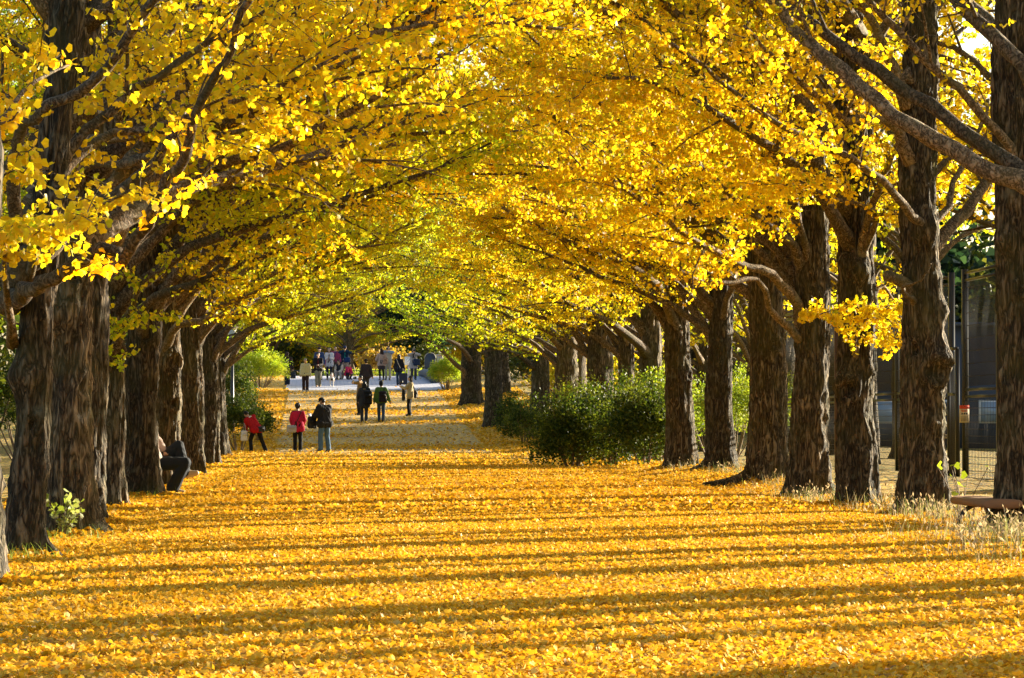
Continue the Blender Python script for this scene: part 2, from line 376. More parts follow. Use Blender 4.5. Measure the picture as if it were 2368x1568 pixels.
# ================================================================== trees
def trunk_mesh(name, seed, r0, h, lean=(0, 0), ns=44, nz=90, knots=(), flare=0.42, rough=1.0, roots=()):
    """bark-ridged tapering trunk standing at the origin; knots = (angle, z, size, kind)"""
    r = np.random.default_rng(seed)
    z = np.linspace(0, 1, nz) ** 1.15 * (h + 0.15) - 0.15
    th = np.linspace(0, 2 * math.pi, ns, endpoint=False)
    Z, TH = np.meshgrid(z, th, indexing='ij')
    ph = r.uniform(0, 6.28, 10)
    zz = np.maximum(Z, 0)
    rad = r0 * (1 - 0.052 * zz) * (1 + flare * np.exp(-zz / 0.28) * (0.75 + 0.5 * np.cos(4 * TH + ph[0]) + .3 * np.cos(7 * TH + ph[9])))
    rad *= 1 + 0.05 * np.sin(zz * 1.3 + ph[1] + 2 * TH) + 0.04 * np.sin(zz * 2.9 + ph[2] - TH) + .03 * np.sin(3 * TH + zz + ph[6])
    def lat(nt, nzl):                                  # smooth random field, closed round the trunk
        g = r.random((nzl + 3, nt)); u = TH / (2 * math.pi) * nt; v = np.clip(Z + .15, 0, None) / (h + .15) * nzl
        i0 = np.floor(u).astype(int); j0 = np.floor(v).astype(int); fu = u - i0; fv = v - j0; fu = fu * fu * (3 - 2 * fu); fv = fv * fv * (3 - 2 * fv)
        G = lambda jj, ii: g[jj, ii % nt]
        return (G(j0, i0) * (1 - fu) + G(j0, i0 + 1) * fu) * (1 - fv) + (G(j0 + 1, i0) * (1 - fu) + G(j0 + 1, i0 + 1) * fu) * fv
    nt = max(10, round(r0 * 2 * math.pi / .062)); wp = lat(6, round(h * 2.2))
    TH0 = TH; TH = TH + (wp - .5) * .55
    rd = 1 - np.abs(2 * lat(nt, round(h * 3.0)) - 1); rd2 = 1 - np.abs(2 * lat(nt * 2, round(h * 7)) - 1); bl = lat(5, round(h * 1.2))
    TH = TH0
    rad += rough * min(1, r0 / .2) * (.050 * (rd ** 1.3 - .5) + .024 * (rd2 - .5)) + r0 * .16 * (bl - .5)
    rad += r.normal(0, 0.004 * rough, rad.shape)
    for (a, kz, ks, kind) in knots:
        da = (TH - a + math.pi) % (2 * math.pi) - math.pi
        d2 = (da * r0 / ks) ** 2 + ((Z - kz) / (ks * 1.1)) ** 2
        if kind == 'bump': rad += ks * .75 * np.exp(-d2)
        elif kind == 'scar': rad += ks * .55 * np.exp(-((np.sqrt(d2) - 1.0) ** 2) * 9) - ks * .12 * np.exp(-d2 * 1.5)
        elif kind == 'hole': rad += ks * .5 * np.exp(-((np.sqrt(d2) - 1.25) ** 2) * 5) - ks * 1.6 * np.exp(-d2 * 2.2)
    for (a, ln) in roots:
        da = (TH - a + math.pi) % (2 * math.pi) - math.pi
        rad += ln * np.exp(-(da / .2) ** 2) * np.exp(-zz / 0.10)
    rad = np.maximum(rad, 0.01)
    V = np.stack([rad * np.cos(TH) + lean[0] * zz + .03 * np.sin(zz * 1.1 + ph[8]) * np.minimum(zz, 1), rad * np.sin(TH) + lean[1] * zz, Z], -1).reshape(-1, 3)
    i = np.arange(nz - 1)[:, None] * ns; j = np.arange(ns)[None]; k = (j + 1) % ns
    Q = np.stack([i + j, i + k, i + ns + k, i + ns + j], -1).reshape(-1, 4)
    V = np.vstack([V, [lean[0] * h, lean[1] * h, h + .02]])
    c = len(V) - 1; jj = np.arange(ns); T = np.stack([np.full(ns, c), (nz - 1) * ns + jj, (nz - 1) * ns + (jj + 1) % ns], -1)
    return np_mesh(name, V, [Q, T], M_BARK, smooth=True)

def grow(r, P, r0, r1, leafy=1.0, t0=0.22, sub_gap=0.32, sub_len=(0.9, 2.0), twig_gap=0.17, n=14, ring=10, keep=None, tuft=(3, 6), flat=0.55, lsize=0.062):
    """one limb: polyline -> wood mesh builder, leaf stalk points and axes"""
    P = resample(P, n); L = np.linalg.norm(np.diff(P, axis=0), axis=1).sum()
    P[1:-1] += r.normal(0, 0.018 * min(1, L / 4), (n - 2, 3))
    m = MB(); tt = np.linspace(0, 1, n); rad = r1 + (r0 - r1) * (1 - tt) ** 1.15
    rad = rad * (1 + .75 * np.exp(-tt * L / .25))
    m.tube(P, rad, ring, wob=r.normal(0, .085, (n, ring)))
    LP = []; LD = []
    ns = int(L * (1 - t0) / sub_gap); side = 1
    for k in range(ns):
        t = t0 + (1 - t0) * (k + r.uniform(0, .8)) / ns
        f = t * (n - 1); i = min(int(f), n - 2); p = P[i] + (P[i + 1] - P[i]) * (f - i)
        T = unit(P[i + 1] - P[i]); side = -side
        S = unit(np.cross(T, [0, 0, 1.0])); U = np.cross(S, T)
        an = r.uniform(.55, 1.2); up = r.normal(.32, flat)
        d = unit(T * math.cos(an) + (S * side * math.cos(up) + U * math.sin(up)) * math.sin(an))
        ln = r.uniform(*sub_len) * (1.0 - .45 * t)
        q = np.array([p + d * ln * s + np.array([0, 0, 1]) * ln * .10 * (s - 1.7 * s * s) + r.normal(0, .02, 3) * s for s in np.linspace(0, 1, 6)])
        rs = min(rad[i] * .5, .010 + .010 * ln)
        m.tube(q, np.linspace(rs, .004, 6), 5 if ring > 6 else 4, cap=False)
        q = resample(q, 12)
        # tufts along the side shoot
        for s in q[2:]: LP.append(s); LD.append(d)
        nt = int(ln / twig_gap); sd = 1
        for j in range(nt):
            sd = -sd; u = (j + .6) / nt; b = q[min(int(u * 11), 11)]
            S2 = unit(np.cross(d, [0, 0, 1.0]) + r.normal(0, .35, 3))
            td = unit(d * r.uniform(.3, .9) + S2 * sd + np.array([0, 0, r.normal(-.08, .35)]))
            tl = r.uniform(.18, .55) * (1.1 - .4 * u)
            if ring > 6: m.tube(np.array([b, b + td * tl * .5 + [0, 0, .01], b + td * tl]), np.array([.005, .004, .003]), 3, cap=False)
            for s in np.arange(.08, tl, .075): LP.append(b + td * s); LD.append(td)
    for s in resample(P[int(n * t0):], int(L * 7)): LP.append(s); LD.append(unit(P[-1] - P[0]))
    LP = np.array(LP); LD = np.array(LD)
    if leafy < 1: k = r.random(len(LP)) < leafy; LP, LD = LP[k], LD[k]
    if keep is not None and len(LP): k = keep(LP); LP, LD = LP[k], LD[k]
    cnt = r.integers(tuft[0], tuft[1], len(LP)); idx = np.repeat(np.arange(len(LP)), cnt); N = len(idx)
    o = rdir(r, N); o[:, 2] = o[:, 2] * .6 - .1
    pet = unit(o + LD[idx] * .25)
    PP = LP[idx] + pet * r.uniform(.02, .06, (N, 1))
    DD = unit(pet * .8 + np.array([0, 0, -.45]) + r.normal(0, .25, (N, 3)))
    return m, PP, DD

def vault(P, seed=0.0):
    """nothing hangs lower than this under the arch (local frame: +x over the path)"""
    x = P[:, 0]; y = P[:, 1]
    z = 2.55 + 1.3 * np.clip(x / 4.2, 0, 1) ** 1.1 + 0.28 * np.sin(y * 1.7 + seed + x) + .22 * np.sin(x * 2.3 - y * .9 + seed * 2)
    z = np.where(x < -.5, 3.0 + .4 * np.sin(y * 2 + x * 1.3 + seed), z)
    clear = (np.hypot(P[:, 0], P[:, 1]) > .75) | (P[:, 2] > 7)
    return (P[:, 2] > z) & clear

def make_variant(seed, lite, open_side=False):
    r = np.random.default_rng(seed); limbs = []; PP = []; DD = []
    spec = []
    for z0 in np.linspace(2.9, 7.4, 9 if not lite else 8):                       # over the path
        spec.append((z0 + r.uniform(-.2, .2), r.uniform(-.95, .95), R(r.uniform(12, 46)) if z0 < 5.5 else R(r.uniform(22, 50)), r.uniform(5.6, 7.4)))
    for z0 in (2.9, 3.2, 3.5): spec.append((z0, r.uniform(-.8, .8), R(r.uniform(15, 27)), r.uniform(4.4, 5.4)))
    for z0 in (3.2, 4.6, 6.0, 7.6):                                              # along the row
        spec.append((z0, R(90) * r.choice([-1, 1]) + r.normal(0, .3), R(r.uniform(25, 50)), r.uniform(3, 4.4)))
    for z0 in ((3.6, 5.0, 6.4, 7.8) if not open_side else (5.8, 7.4)):          # outward
        spec.append((z0, math.pi + r.normal(0, .7), R(r.uniform(20, 45)), r.uniform(3.6, 5.2)))
    for z0 in (8.2, 8.9, 9.4): spec.append((z0, r.uniform(-.7, .7), R(r.uniform(38, 56)), r.uniform(4.6, 6)))
    for z0 in (8.6, 9.2, 9.6): spec.append((z0, r.uniform(-3, 3), R(55), 2.6))
    for (z0, az, el, L) in spec:
        d = np.array([math.cos(az) * math.cos(el), math.sin(az) * math.cos(el), math.sin(el)])
        s = np.linspace(0, 1, 6)[:, None]
        P = np.array([0, 0, z0]) + d * L * s + np.array([0, 0, 1.0]) * L * (.10 * np.sin(s * 3.1) * r.uniform(-.6, 1) - .06 * s * s)
        P += r.normal(0, .05, P.shape) * s
        P = np.vstack([[0, 0, z0 - .38], P[1:]])
        rr = .042 + .0075 * L * r.uniform(.8, 1.2)
        m, a, b = grow(r, P, rr, .014, leafy=1.0 if not lite else .55, sub_gap=.30 if not lite else .5, keep=lambda q: vault(q, seed),
                       tuft=(3, 7) if not lite else (2, 4), ring=9 if not lite else 5, twig_gap=.17 if not lite else .26, sub_len=(.9, 2.1))
        limbs.append(m.mesh('limb', M_LIMB)); PP.append(a); DD.append(b)
    P = np.vstack(PP); D = np.vstack(DD); n = len(P)
    sz = (0.050 if not lite else 0.092) * r.uniform(.72, 1.15, n)
    # paler and greener patches wander through the crown
    gr = .14 + .36 * (np.sin(P[:, 0] * 1.1 + seed) * np.sin(P[:, 1] * 1.3 + 2 * seed) * np.sin(P[:, 2] * 1.2) > .15)
    c = gold(r, n); g = (r.random(n) < gr)[:, None]; c = np.where(g, np.array([0.56, 0.60, 0.02]) * r.uniform(.8, 1.1, (n, 1)), c)
    return limbs, leaves_mesh('crown', P, D, sz, r, c, M_LEAF, lite=lite), n
NEAR = [make_variant(s, False, s % 2 == 0) for s in (1, 2, 3, 4)]
FAR = [make_variant(s, True) for s in (11, 12, 13)]
print('leaves per near crown', [v[2] for v in NEAR], 'far', [v[2] for v in FAR])

FARTRUNK = [trunk_mesh('trunk', 90 + i, .34, 10.0, ns=22, nz=40, knots=[(-1.6 + i, 2.2, .12, 'bump')], rough=.9) for i in range(3)]
TREEPOS = []
def tree(x, y, rz, label, trunk, variant=None, limbs=None, scale=1.0, tint=(1, 1, 1), group=None, only=None, skip=()):
    t = empty('ginkgo_tree', (x, y, gzf(x, y)), 0); tag(t, label, 'tree', group or 'ginkgo trees lining the path')
    o = link('trunk', trunk, t)
    if 18 < y < 100 and -4 < x < 9: TREEPOS.append((x, y, max(abs(v) for v in trunk.vertices[len(trunk.vertices) // 4].co[:2])))
    if variant is not None:
        lm, cm, _ = variant
        for k, me in enumerate(lm):
            if k in skip or (only and k not in only): continue
            q = link('limb', me, t); q.rotation_euler = (0, 0, rz); q.scale = (scale,) * 3
        q = link('crown', cm, t); q.rotation_euler = (0, 0, rz); q.scale = (scale,) * 3; q.color = (*tint, 1)
    return t
def traced(t, pts, r0, r1, seed, leafy=1.0, spray=True, collar=True, t0=.3, tint=(1, 1, 1), green=0.05, **kw):
    """a limb seen in the photo, given as points (xd, yd, depth) and attached to tree t"""
    P = np.array([at(*p) for p in pts]) - np.array(t.location)
    if collar: P = np.vstack([P[0] - [0, 0, .32], P[1:]])
    r = np.random.default_rng(seed)
    m, a, b = grow(r, P, r0, r1, leafy=leafy, t0=t0, n=max(14, len(P) * 2), ring=12, **kw)
    m.build('limb', M_LIMB, t, smooth=True)
    if spray and len(a):
        n = len(a); q = link('crown', leaves_mesh('crown', a, b, .053 * r.uniform(.75, 1.15, n), r, gold(r, n, green), M_LEAF), t)
        q.color = (*tint, 1)

def X(xd, Y): return at(xd, 900, Y).x
W_ = (1, 1, 1); GG = (.80, .98, 1.0); GR = (.62, .92, 1.0); OR = (1.02, .95, .9)
PI = math.pi
def ntrunk(seed, r, lean=(0, 0), knots=(), h=9.5, **kw): return trunk_mesh('trunk', seed, r, h, lean, 64, 150, knots, **kw)
# ---- left row (arching to +x). camera-facing bark is at angle -pi/2
S = -PI / 2
LEFT = []
def lt(xd, Y, r, lab, seed, v, tint=W_, lean=(0, 0), knots=(), rz=0.0, sc=1.0, skip=(), **kw):
    x = X(xd, Y); t = tree(x, Y, rz, lab, ntrunk(seed, r, lean, knots, **kw), v, scale=sc, tint=tint, skip=skip); LEFT.append(t); return t
A0 = lt(-88, 19.5, .235, 'nearest tree on the shaded side, mostly cut off by the picture edge', 1, None)
A1 = lt(46, 24.0, .132, 'slim leaning ginkgo with a knot hole and a stub, in front of the thickest trunk', 2, None, lean=(.085, .02),
        knots=[(S + .35, 2.75, .075, 'bump'), (S + .05, 1.02, .05, 'hole'), (S - .9, 1.4, .13, 'bump'), (S + .2, 1.85, .05, 'bump')], flare=.35, roots=[(-.3, .25)])
A2 = lt(152, 28.5, .245, 'thickest ginkgo at the shaded edge with a sapling at its foot', 3, NEAR[0], knots=[(S + .35, 2.35, .05, 'hole'), (S - .4, 2.0, .13, 'bump'), (S + .8, 1.5, .06, 'bump')], rz=.1, tint=(.90, .99, 1), roots=[(-.5, .25), (.1, .2)])
A3 = lt(206, 31.5, .165, 'thin ginkgo trunk squeezed behind the thickest trunk', 4, None)
A4 = lt(260, 37.3, .118, 'slender straight ginkgo between two thick trunks', 5, NEAR[1], knots=[(S + 1, 1.9, .07, 'bump')], rz=-.2, tint=GG, sc=.95, flare=.9, skip=(0,))
A5 = lt(328, 43.6, .265, 'stout ginkgo hiding the head of the seated man', 6, NEAR[2], knots=[(S + .25, 2.25, .07, 'hole'), (S + .75, 2.2, .10, 'bump')], rz=.15, tint=(.93, .98, 1))
A6 = lt(388, 49.0, .178, 'ginkgo with a gnarled burl, behind the knees of the seated man', 7, NEAR[3], knots=[(S + .5, 2.0, .13, 'scar'), (S + .6, 1.35, .07, 'hole')], rz=-.1, tint=GG)
A7 = lt(441, 60.3, .235, 'ginkgo beyond the seated man with leafy sprouts at its side', 8, NEAR[0], rz=.3, tint=GG, knots=[(S + .4, 2, .1, 'bump')])
A8 = lt(482, 75.0, .235, 'dark ginkgo half hidden behind the sprouting one', 9, NEAR[1], rz=-.15, tint=(.86, .98, 1))
A9 = lt(503, 95.0, .30, 'last clear ginkgo trunk before the lamp post and evergreen shrubs', 10, NEAR[2], rz=.1, tint=GG)
# ---- right row (arching to -x)
def rt(xd, Y, r, lab, seed, v, tint=W_, lean=(0, 0), knots=(), rz=0.0, sc=1.0, skip=(), **kw):
    x = X(xd, Y); return tree(x, Y, PI + rz, lab, ntrunk(seed, r, lean, knots, **kw), v, scale=sc, tint=tint, skip=skip)
Ba = rt(2352, 29.0, .215, 'nearest sunny-side ginkgo, cut off by the picture edge above the bench', 21, None, knots=[(S - .75, 2.75, .10, 'bump'), (S - .1, 2.3, .07, 'scar'), (S + .2, 1.75, .03, 'hole')], h=10)
Bb = rt(2130, 34.5, .235, 'ginkgo with a big ring-shaped pruning scar, left of the gate', 22, None, knots=[(S + .35, 1.62, .14, 'scar'), (S + .9, 1.8, .14, 'bump'), (S - .6, 1.85, .07, 'hole'), (S + 1.1, 2.3, .09, 'bump'), (S + .2, 3.2, .16, 'bump')], h=10, rough=1.2)
Bc = rt(1982, 38.0, .235, 'ginkgo with a dark knot hole and pruned stump, beside the scarred one', 23, NEAR[1], knots=[(S - .5, 1.45, .10, 'hole'), (S - .6, 1.55, .15, 'bump'), (S + .7, 1.7, .08, 'bump'), (S + .1, 2.9, .13, 'bump'), (S - .6, 2.95, .13, 'bump')], h=10, rz=.2, tint=OR, lean=(-.012, 0), skip=(0, 1, 9, 10), rough=1.3)
Bd = rt(1873, 42.0, .26, 'mossy ginkgo throwing a heavy forked limb over the path', 24, NEAR[3], rz=-.25, tint=OR, skip=(0,), knots=[(S + .4, 1.2, .08, 'bump')])
Be = rt(1772, 49.5, .30, 'ginkgo with a long surface root and an oval scar', 25, NEAR[0], rz=.1, tint=OR, knots=[(S + .4, 2.2, .09, 'scar')], roots=[(PI + .35, .8)], skip=(0, 2, 9))
Bf = rt(1666, 60.5, .26, 'darker ginkgo standing back from the row, before the sunlit hedge', 26, NEAR[2], rz=.2, tint=(.97, .97, 1), roots=[(PI + .3, .5)])
Bg = rt(1573, 63.0, .29, 'ginkgo with a pale cut disc and a heavy limb, beside the shrubs', 27, NEAR[1], rz=0, tint=OR, knots=[(S + .8, 1.9, .1, 'scar'), (S + .8, 3.4, .16, 'bump')], lean=(-.015, 0), skip=(1, 9))
for i, (xd, Y, r, lab, tint) in enumerate([
    (1502, 75, .27, 'ginkgo with two knot holes rising behind the shrubs', W_), (1450, 80, .22, 'slim ginkgo rising from the middle of the shrubs', W_),
    (1388, 86, .40, 'very broad dark ginkgo behind the tallest shrub', GG), (1311, 93, .38, 'broad furrowed ginkgo at the far end of the shrubs', GG),
    (1248, 116, .36, 'ginkgo with a hanging spray of yellow leaves down its trunk', GG), (1142, 124, .38, 'greyish ginkgo trunk before the round bush', GR)]):
    t = tree(X(xd, Y), Y, PI + [.1, -.2, .25, 0, -.1, .2][i], lab, trunk_mesh('trunk', 40 + i, r, 10, (0, 0), 40, 80, [(S + .2, 2.2, .12, 'hole' if i == 0 else 'bump')]), NEAR[i % 4] if i < 3 else FAR[i % 3], tint=tint)
    if i == 5: BM_ = t
Bn = tree(X(1091, 142), 142, PI, 'massive dark ginkgo beside the clipped round bush', trunk_mesh('trunk', 47, .47, 10, (0, 0), 32, 60), FAR[0], tint=GR)
# ---- limbs that the photo shows clearly
traced(A1, [(20, 700, 24), (142, 636, 22.5), (195, 608, 22.3), (243, 584, 22.2), (280, 584, 22.1), (292, 600, 22.1), (308, 559, 22), (345, 499, 21.9), (365, 454, 21.8), (393, 413, 21.7), (430, 361, 21.5), (450, 296, 21.4), (458, 243, 21.3), (486, 195, 21.2), (519, 146, 21), (543, 81, 20.8), (584, 0, 20.6), (620, -90, 20.4)], .065, .022, 101, collar=False, t0=.3, sub_gap=.5, leafy=.45, sub_len=(.3, .7))
traced(A1, [(20, 660, 24), (60, 610, 23.9), (122, 551, 23.8), (182, 503, 23.7), (259, 458, 23.6), (316, 413, 23.5), (357, 377, 23.4), (405, 308, 23.3)], .11, .03, 102, collar=False, t0=.75, leafy=.5, sub_len=(.4, .8))
traced(A1, [(58, 480, 24), (32, 340, 23.4), (61, 284, 23.2), (122, 243, 23), (182, 215, 22.9), (227, 182, 22.8), (259, 134, 22.7), (292, 93, 22.6), (332, 36, 22.5), (357, 0, 22.4), (420, -90, 22.2)], .055, .03, 103, t0=.45, leafy=.4, sub_len=(.3, .8), sub_gap=.5)
traced(A1, [(60, 560, 24), (110, 510, 23), (150, 530, 22.3), (220, 480, 21.6), (300, 440, 21)], .03, .008, 104, t0=.3, sub_len=(.3, .7), leafy=.6)
traced(A1, [(30, 700, 24), (10, 560, 22.5), (60, 540, 21.6), (130, 520, 21), (215, 500, 20.6)], .03, .006, 105, t0=.35, sub_len=(.25, .55), sub_gap=.2)
traced(A1, [(70, 420, 24.2), (120, 300, 25), (250, 180, 26), (420, 60, 26.8), (560, -60, 27.2)], .05, .02, 106, t0=.2)
traced(A1, [(75, 380, 24.2), (200, 340, 24.6), (350, 290, 25), (520, 240, 25.2), (700, 170, 25.4), (860, 100, 25.6)], .05, .012, 107, t0=.2, green=.12)
traced(A1, [(80, 360, 24.2), (250, 260, 24.4), (400, 150, 24.4), (560, 60, 24.4), (760, -60, 24.4)], .05, .012, 108, t0=.2)
traced(A0, [(-92, 420, 19.5), (-40, 330, 19.8), (20, 260, 20.2), (80, 190, 20.6), (160, 150, 21)], .03, .008, 109, t0=.2, sub_len=(.2, .5), leafy=.6)
traced(A0, [(-92, 500, 19.5), (-40, 440, 19.6), (30, 400, 20), (110, 390, 20.4)], .03, .008, 110, t0=.2, sub_len=(.3, .7), leafy=.8)
traced(A2, [(160, 430, 28.5), (195, 381, 28.2), (235, 369, 28), (276, 381, 27.8), (345, 361, 27.5), (440, 330, 27), (600, 290, 26.5)], .07, .02, 111, t0=.5)
traced(A2, [(155, 400, 28.5), (203, 336, 28.3), (251, 320, 28), (332, 300, 27.6), (460, 240, 27), (640, 200, 26.4), (860, 120, 25.8)], .06, .012, 112, t0=.3, green=.1)
traced(A3, [(205, 560, 31.5), (330, 480, 31), (450, 405, 30.6), (620, 350, 30), (760, 290, 29.6), (920, 185, 29), (1040, 125, 28.6)], .085, .02, 113, t0=.35, leafy=.7, green=.2)
traced(A3, [(205, 500, 31.5), (340, 420, 32), (560, 330, 32.4), (700, 235, 32.8), (850, 165, 33), (1040, 125, 33.2)], .06, .02, 114, t0=.4, leafy=.8, green=.2)
traced(A4, [(258, 760, 37.3), (300, 720, 36.8), (330, 655, 36.5), (380, 620, 36.2)], .05, .02, 115, t0=.3, sub_len=(.5, 1.0), green=.5, tint=(.9, 1, 1))
traced(A5, [(328, 760, 43.6), (350, 690, 43), (420, 665, 42.6), (490, 640, 42.2), (560, 545, 41.8), (665, 490, 41.3), (760, 430, 41)], .085, .02, 116, t0=.35, green=.3)
traced(A6, [(375, 790, 49), (407, 751, 48.7), (460, 746, 48.4), (503, 712, 48), (578, 684, 47.5), (660, 640, 47)], .07, .02, 117, t0=.35, green=.35)
traced(A5, [(330, 700, 43.6), (431, 669, 44), (479, 660, 44.2), (508, 631, 44.5), (578, 607, 45), (700, 560, 45.6)], .07, .018, 118, t0=.4, green=.3)
traced(A4, [(250, 800, 37.3), (245, 765, 36.6), (262, 745, 36.2)], .02, .006, 119, t0=.2, sub_len=(.3, .6), sub_gap=.15, green=.6, tint=(.85, 1, 1))
traced(A7, [(441, 770, 60.3), (500, 740, 60), (560, 690, 59.6), (640, 655, 59)], .07, .02, 120, t0=.3, green=.3)
# sunny side
B0 = tree(7.25, 26.5, PI, 'ginkgo outside the picture whose two long limbs cross the upper corner', ntrunk(29, .25), None)
traced(B0, [(2640, 560, 26.5), (2500, 500, 26.8), (2367, 425, 27), (2224, 367, 27.2), (2140, 310, 27.3), (2064, 270, 27.4), (1989, 208, 27.5), (1936, 155, 27.6), (1874, 106, 27.7), (1843, 75, 27.8), (1790, 9, 27.9), (1700, -90, 28)], .105, .045, 131, t0=.72, leafy=.35)
traced(B0, [(2640, 520, 26.5), (2500, 450, 26.9), (2367, 394, 27.2), (2299, 354, 27.4), (2228, 310, 27.6), (2166, 261, 27.7), (2113, 221, 27.8), (2047, 177, 27.9), (1967, 124, 28), (1883, 66, 28.2), (1839, 31, 28.3), (1786, 0, 28.4), (1690, -80, 28.6)], .088, .04, 132, t0=.75, leafy=.35)
traced(B0, [(2640, 420, 26.5), (2480, 280, 27), (2367, 168, 27.2), (2299, 88, 27.4), (2228, 22, 27.6), (2190, -30, 27.8)], .10, .055, 133, t0=.8, leafy=.3)
traced(Ba, [(2352, 400, 29), (2330, 330, 28.8), (2290, 287, 28.7), (2228, 221, 28.6), (2166, 164, 28.5), (2078, 71, 28.4), (2011, 0, 28.3), (1950, -70, 28.2)], .05, .028, 134, t0=.5, leafy=.3)
traced(Ba, [(2352, 160, 29), (2320, 90, 29.2), (2260, 30, 29.4), (2200, -40, 29.6)], .075, .05, 135, t0=.9, leafy=.2)
traced(Bb, [(2140, 560, 34.5), (2135, 522, 34.3), (2100, 491, 34), (2060, 433, 33.7), (2003, 389, 33.4), (1901, 336, 33), (1812, 292, 32.6), (1741, 248, 32.3), (1635, 168, 32), (1540, 90, 31.7)], .058, .018, 136, t0=.35, tint=OR, sub_gap=.4)
traced(Bb, [(2138, 530, 34.5), (2160, 505, 34.5), (2184, 487, 34.6), (2206, 425, 34.8), (2232, 376, 35), (2263, 301, 35.2), (2285, 230, 35.4)], .045, .02, 137, t0=.5, leafy=.6)
traced(Bb, [(2135, 590, 34.5), (2165, 562, 34.6), (2210, 513, 34.8), (2277, 425, 35.1), (2310, 380, 35.3), (2400, 280, 35.8)], .085, .04, 138, t0=.5, leafy=.6)
traced(Bb, [(2130, 655, 34.5), (2085, 650, 34.3), (2048, 636, 34.2)], .06, .055, 139, t0=.9, spray=False, sub_gap=5)
traced(Bb, [(2120, 640, 34.4), (2090, 662, 33.9), (2130, 648, 33.6), (2152, 610, 33.4)], .03, .008, 140, t0=.8, spray=False, sub_gap=.6, sub_len=(.2, .4))
traced(Bb, [(2105, 310, 34.4), (2073, 292, 34.2), (2020, 270, 34), (1967, 279, 33.8), (1923, 257, 33.6), (1883, 217, 33.4), (1800, 140, 33), (1720, 60, 32.6)], .06, .018, 141, t0=.35, tint=OR)
traced(Bb, [(2110, 420, 34.4), (2180, 380, 34.9), (2260, 330, 35.4), (2380, 260, 36)], .05, .02, 142, t0=.3, leafy=.7)
traced(Bb, [(2100, 180, 34.4), (2020, 60, 34), (1960, -40, 33.6)], .06, .04, 143, t0=.3, leafy=.5)
traced(Bb, [(2095, 130, 34.4), (2150, 40, 34.8), (2230, -60, 35.2)], .06, .04, 144, t0=.3, leafy=.6)
traced(Bc, [(1985, 545, 38), (2020, 487, 37.2), (1971, 469, 36.9), (1923, 460, 36.6), (1850, 420, 36.2)], .045, .015, 145, t0=.3, tint=OR)
traced(Bc, [(1975, 790, 38), (1990, 750, 37.2), (2020, 730, 36.8), (2060, 745, 36.4), (2078, 790, 36.2)], .022, .006, 146, t0=.15, sub_len=(.3, .6), sub_gap=.16)
traced(Bc, [(1975, 720, 38), (1940, 715, 37.2), (1900, 725, 36.8), (1850, 735, 36.4)], .015, .005, 147, t0=.4, sub_len=(.15, .35), sub_gap=.2)
traced(Bc, [(2000, 700, 38.2), (2040, 660, 38.5), (2075, 720, 38.8), (2100, 790, 39)], .03, .006, 148, t0=.2, sub_len=(.4, .8), sub_gap=.18)
traced(Bc, [(1965, 300, 38), (1900, 220, 37.6), (1820, 120, 37.2), (1760, 40, 36.8), (1700, -40, 36.4)], .06, .025, 149, t0=.3, tint=OR)
traced(Bc, [(1960, 200, 38), (1900, 90, 38), (1840, -20, 38)], .06, .03, 150, t0=.3, tint=OR, leafy=.7)
traced(Bd, [(1870, 740, 42), (1835, 694, 41.8), (1812, 664, 41.5), (1768, 628, 41.2), (1724, 620, 40.9), (1680, 597, 40.6), (1636, 571, 40.3), (1570, 531, 39.8), (1504, 478, 39.3), (1400, 400, 38.6)], .078, .02, 151, t0=.4, tint=OR, leafy=.8)
traced(Bd, [(1862, 610, 42), (1848, 588, 41.8), (1790, 531, 41.4), (1733, 487, 41), (1680, 438, 40.6), (1614, 385, 40), (1500, 300, 39)], .075, .018, 152, t0=.35, tint=OR, leafy=.8)
traced(Bd, [(1868, 770, 42), (1820, 752, 41.7), (1780, 715, 41.4), (1755, 643, 41.1), (1682, 655, 40.7), (1601, 639, 40.2), (1540, 610, 39.8)], .055, .018, 153, t0=.65, tint=OR)
traced(Bd, [(1866, 560, 42), (1830, 450, 42), (1780, 330, 41.6), (1700, 180, 41), (1640, 60, 40.6), (1590, -40, 40.2)], .08, .025, 154, t0=.35, tint=OR)
traced(Bg, [(1572, 760, 63), (1536, 689, 62.6), (1499, 644, 62.2), (1447, 608, 61.8), (1373, 586, 61.2), (1280, 540, 60.4), (1160, 480, 59.5)], .11, .025, 155, t0=.35, tint=OR)
traced(Be, [(1770, 560, 49.5), (1700, 480, 49), (1560, 370, 48), (1400, 250, 47), (1250, 110, 46), (1180, 40, 45.5)], .10, .02, 156, t0=.35, tint=OR, leafy=.7)
traced(Be, [(1770, 500, 49.5), (1640, 340, 49), (1560, 210, 48.6), (1500, 90, 48.2), (1440, -30, 47.8)], .09, .03, 157, t0=.3, tint=OR, leafy=.7)
traced(Bn, [(1091, 900, 142), (1066, 851, 141.5), (1038, 829, 141), (1012, 803, 140.5), (983, 781, 140), (930, 755, 139)], .14, .04, 158, t0=.4, green=.6, tint=GR, leafy=.6)
traced(Bn, [(1098, 830, 142), (1059, 798, 141), (1020, 778, 140.4), (997, 774, 140), (965, 770, 139.5), (920, 754, 139), (860, 745, 138)], .12, .04, 159, t0=.4, green=.6, tint=GR, leafy=.6)

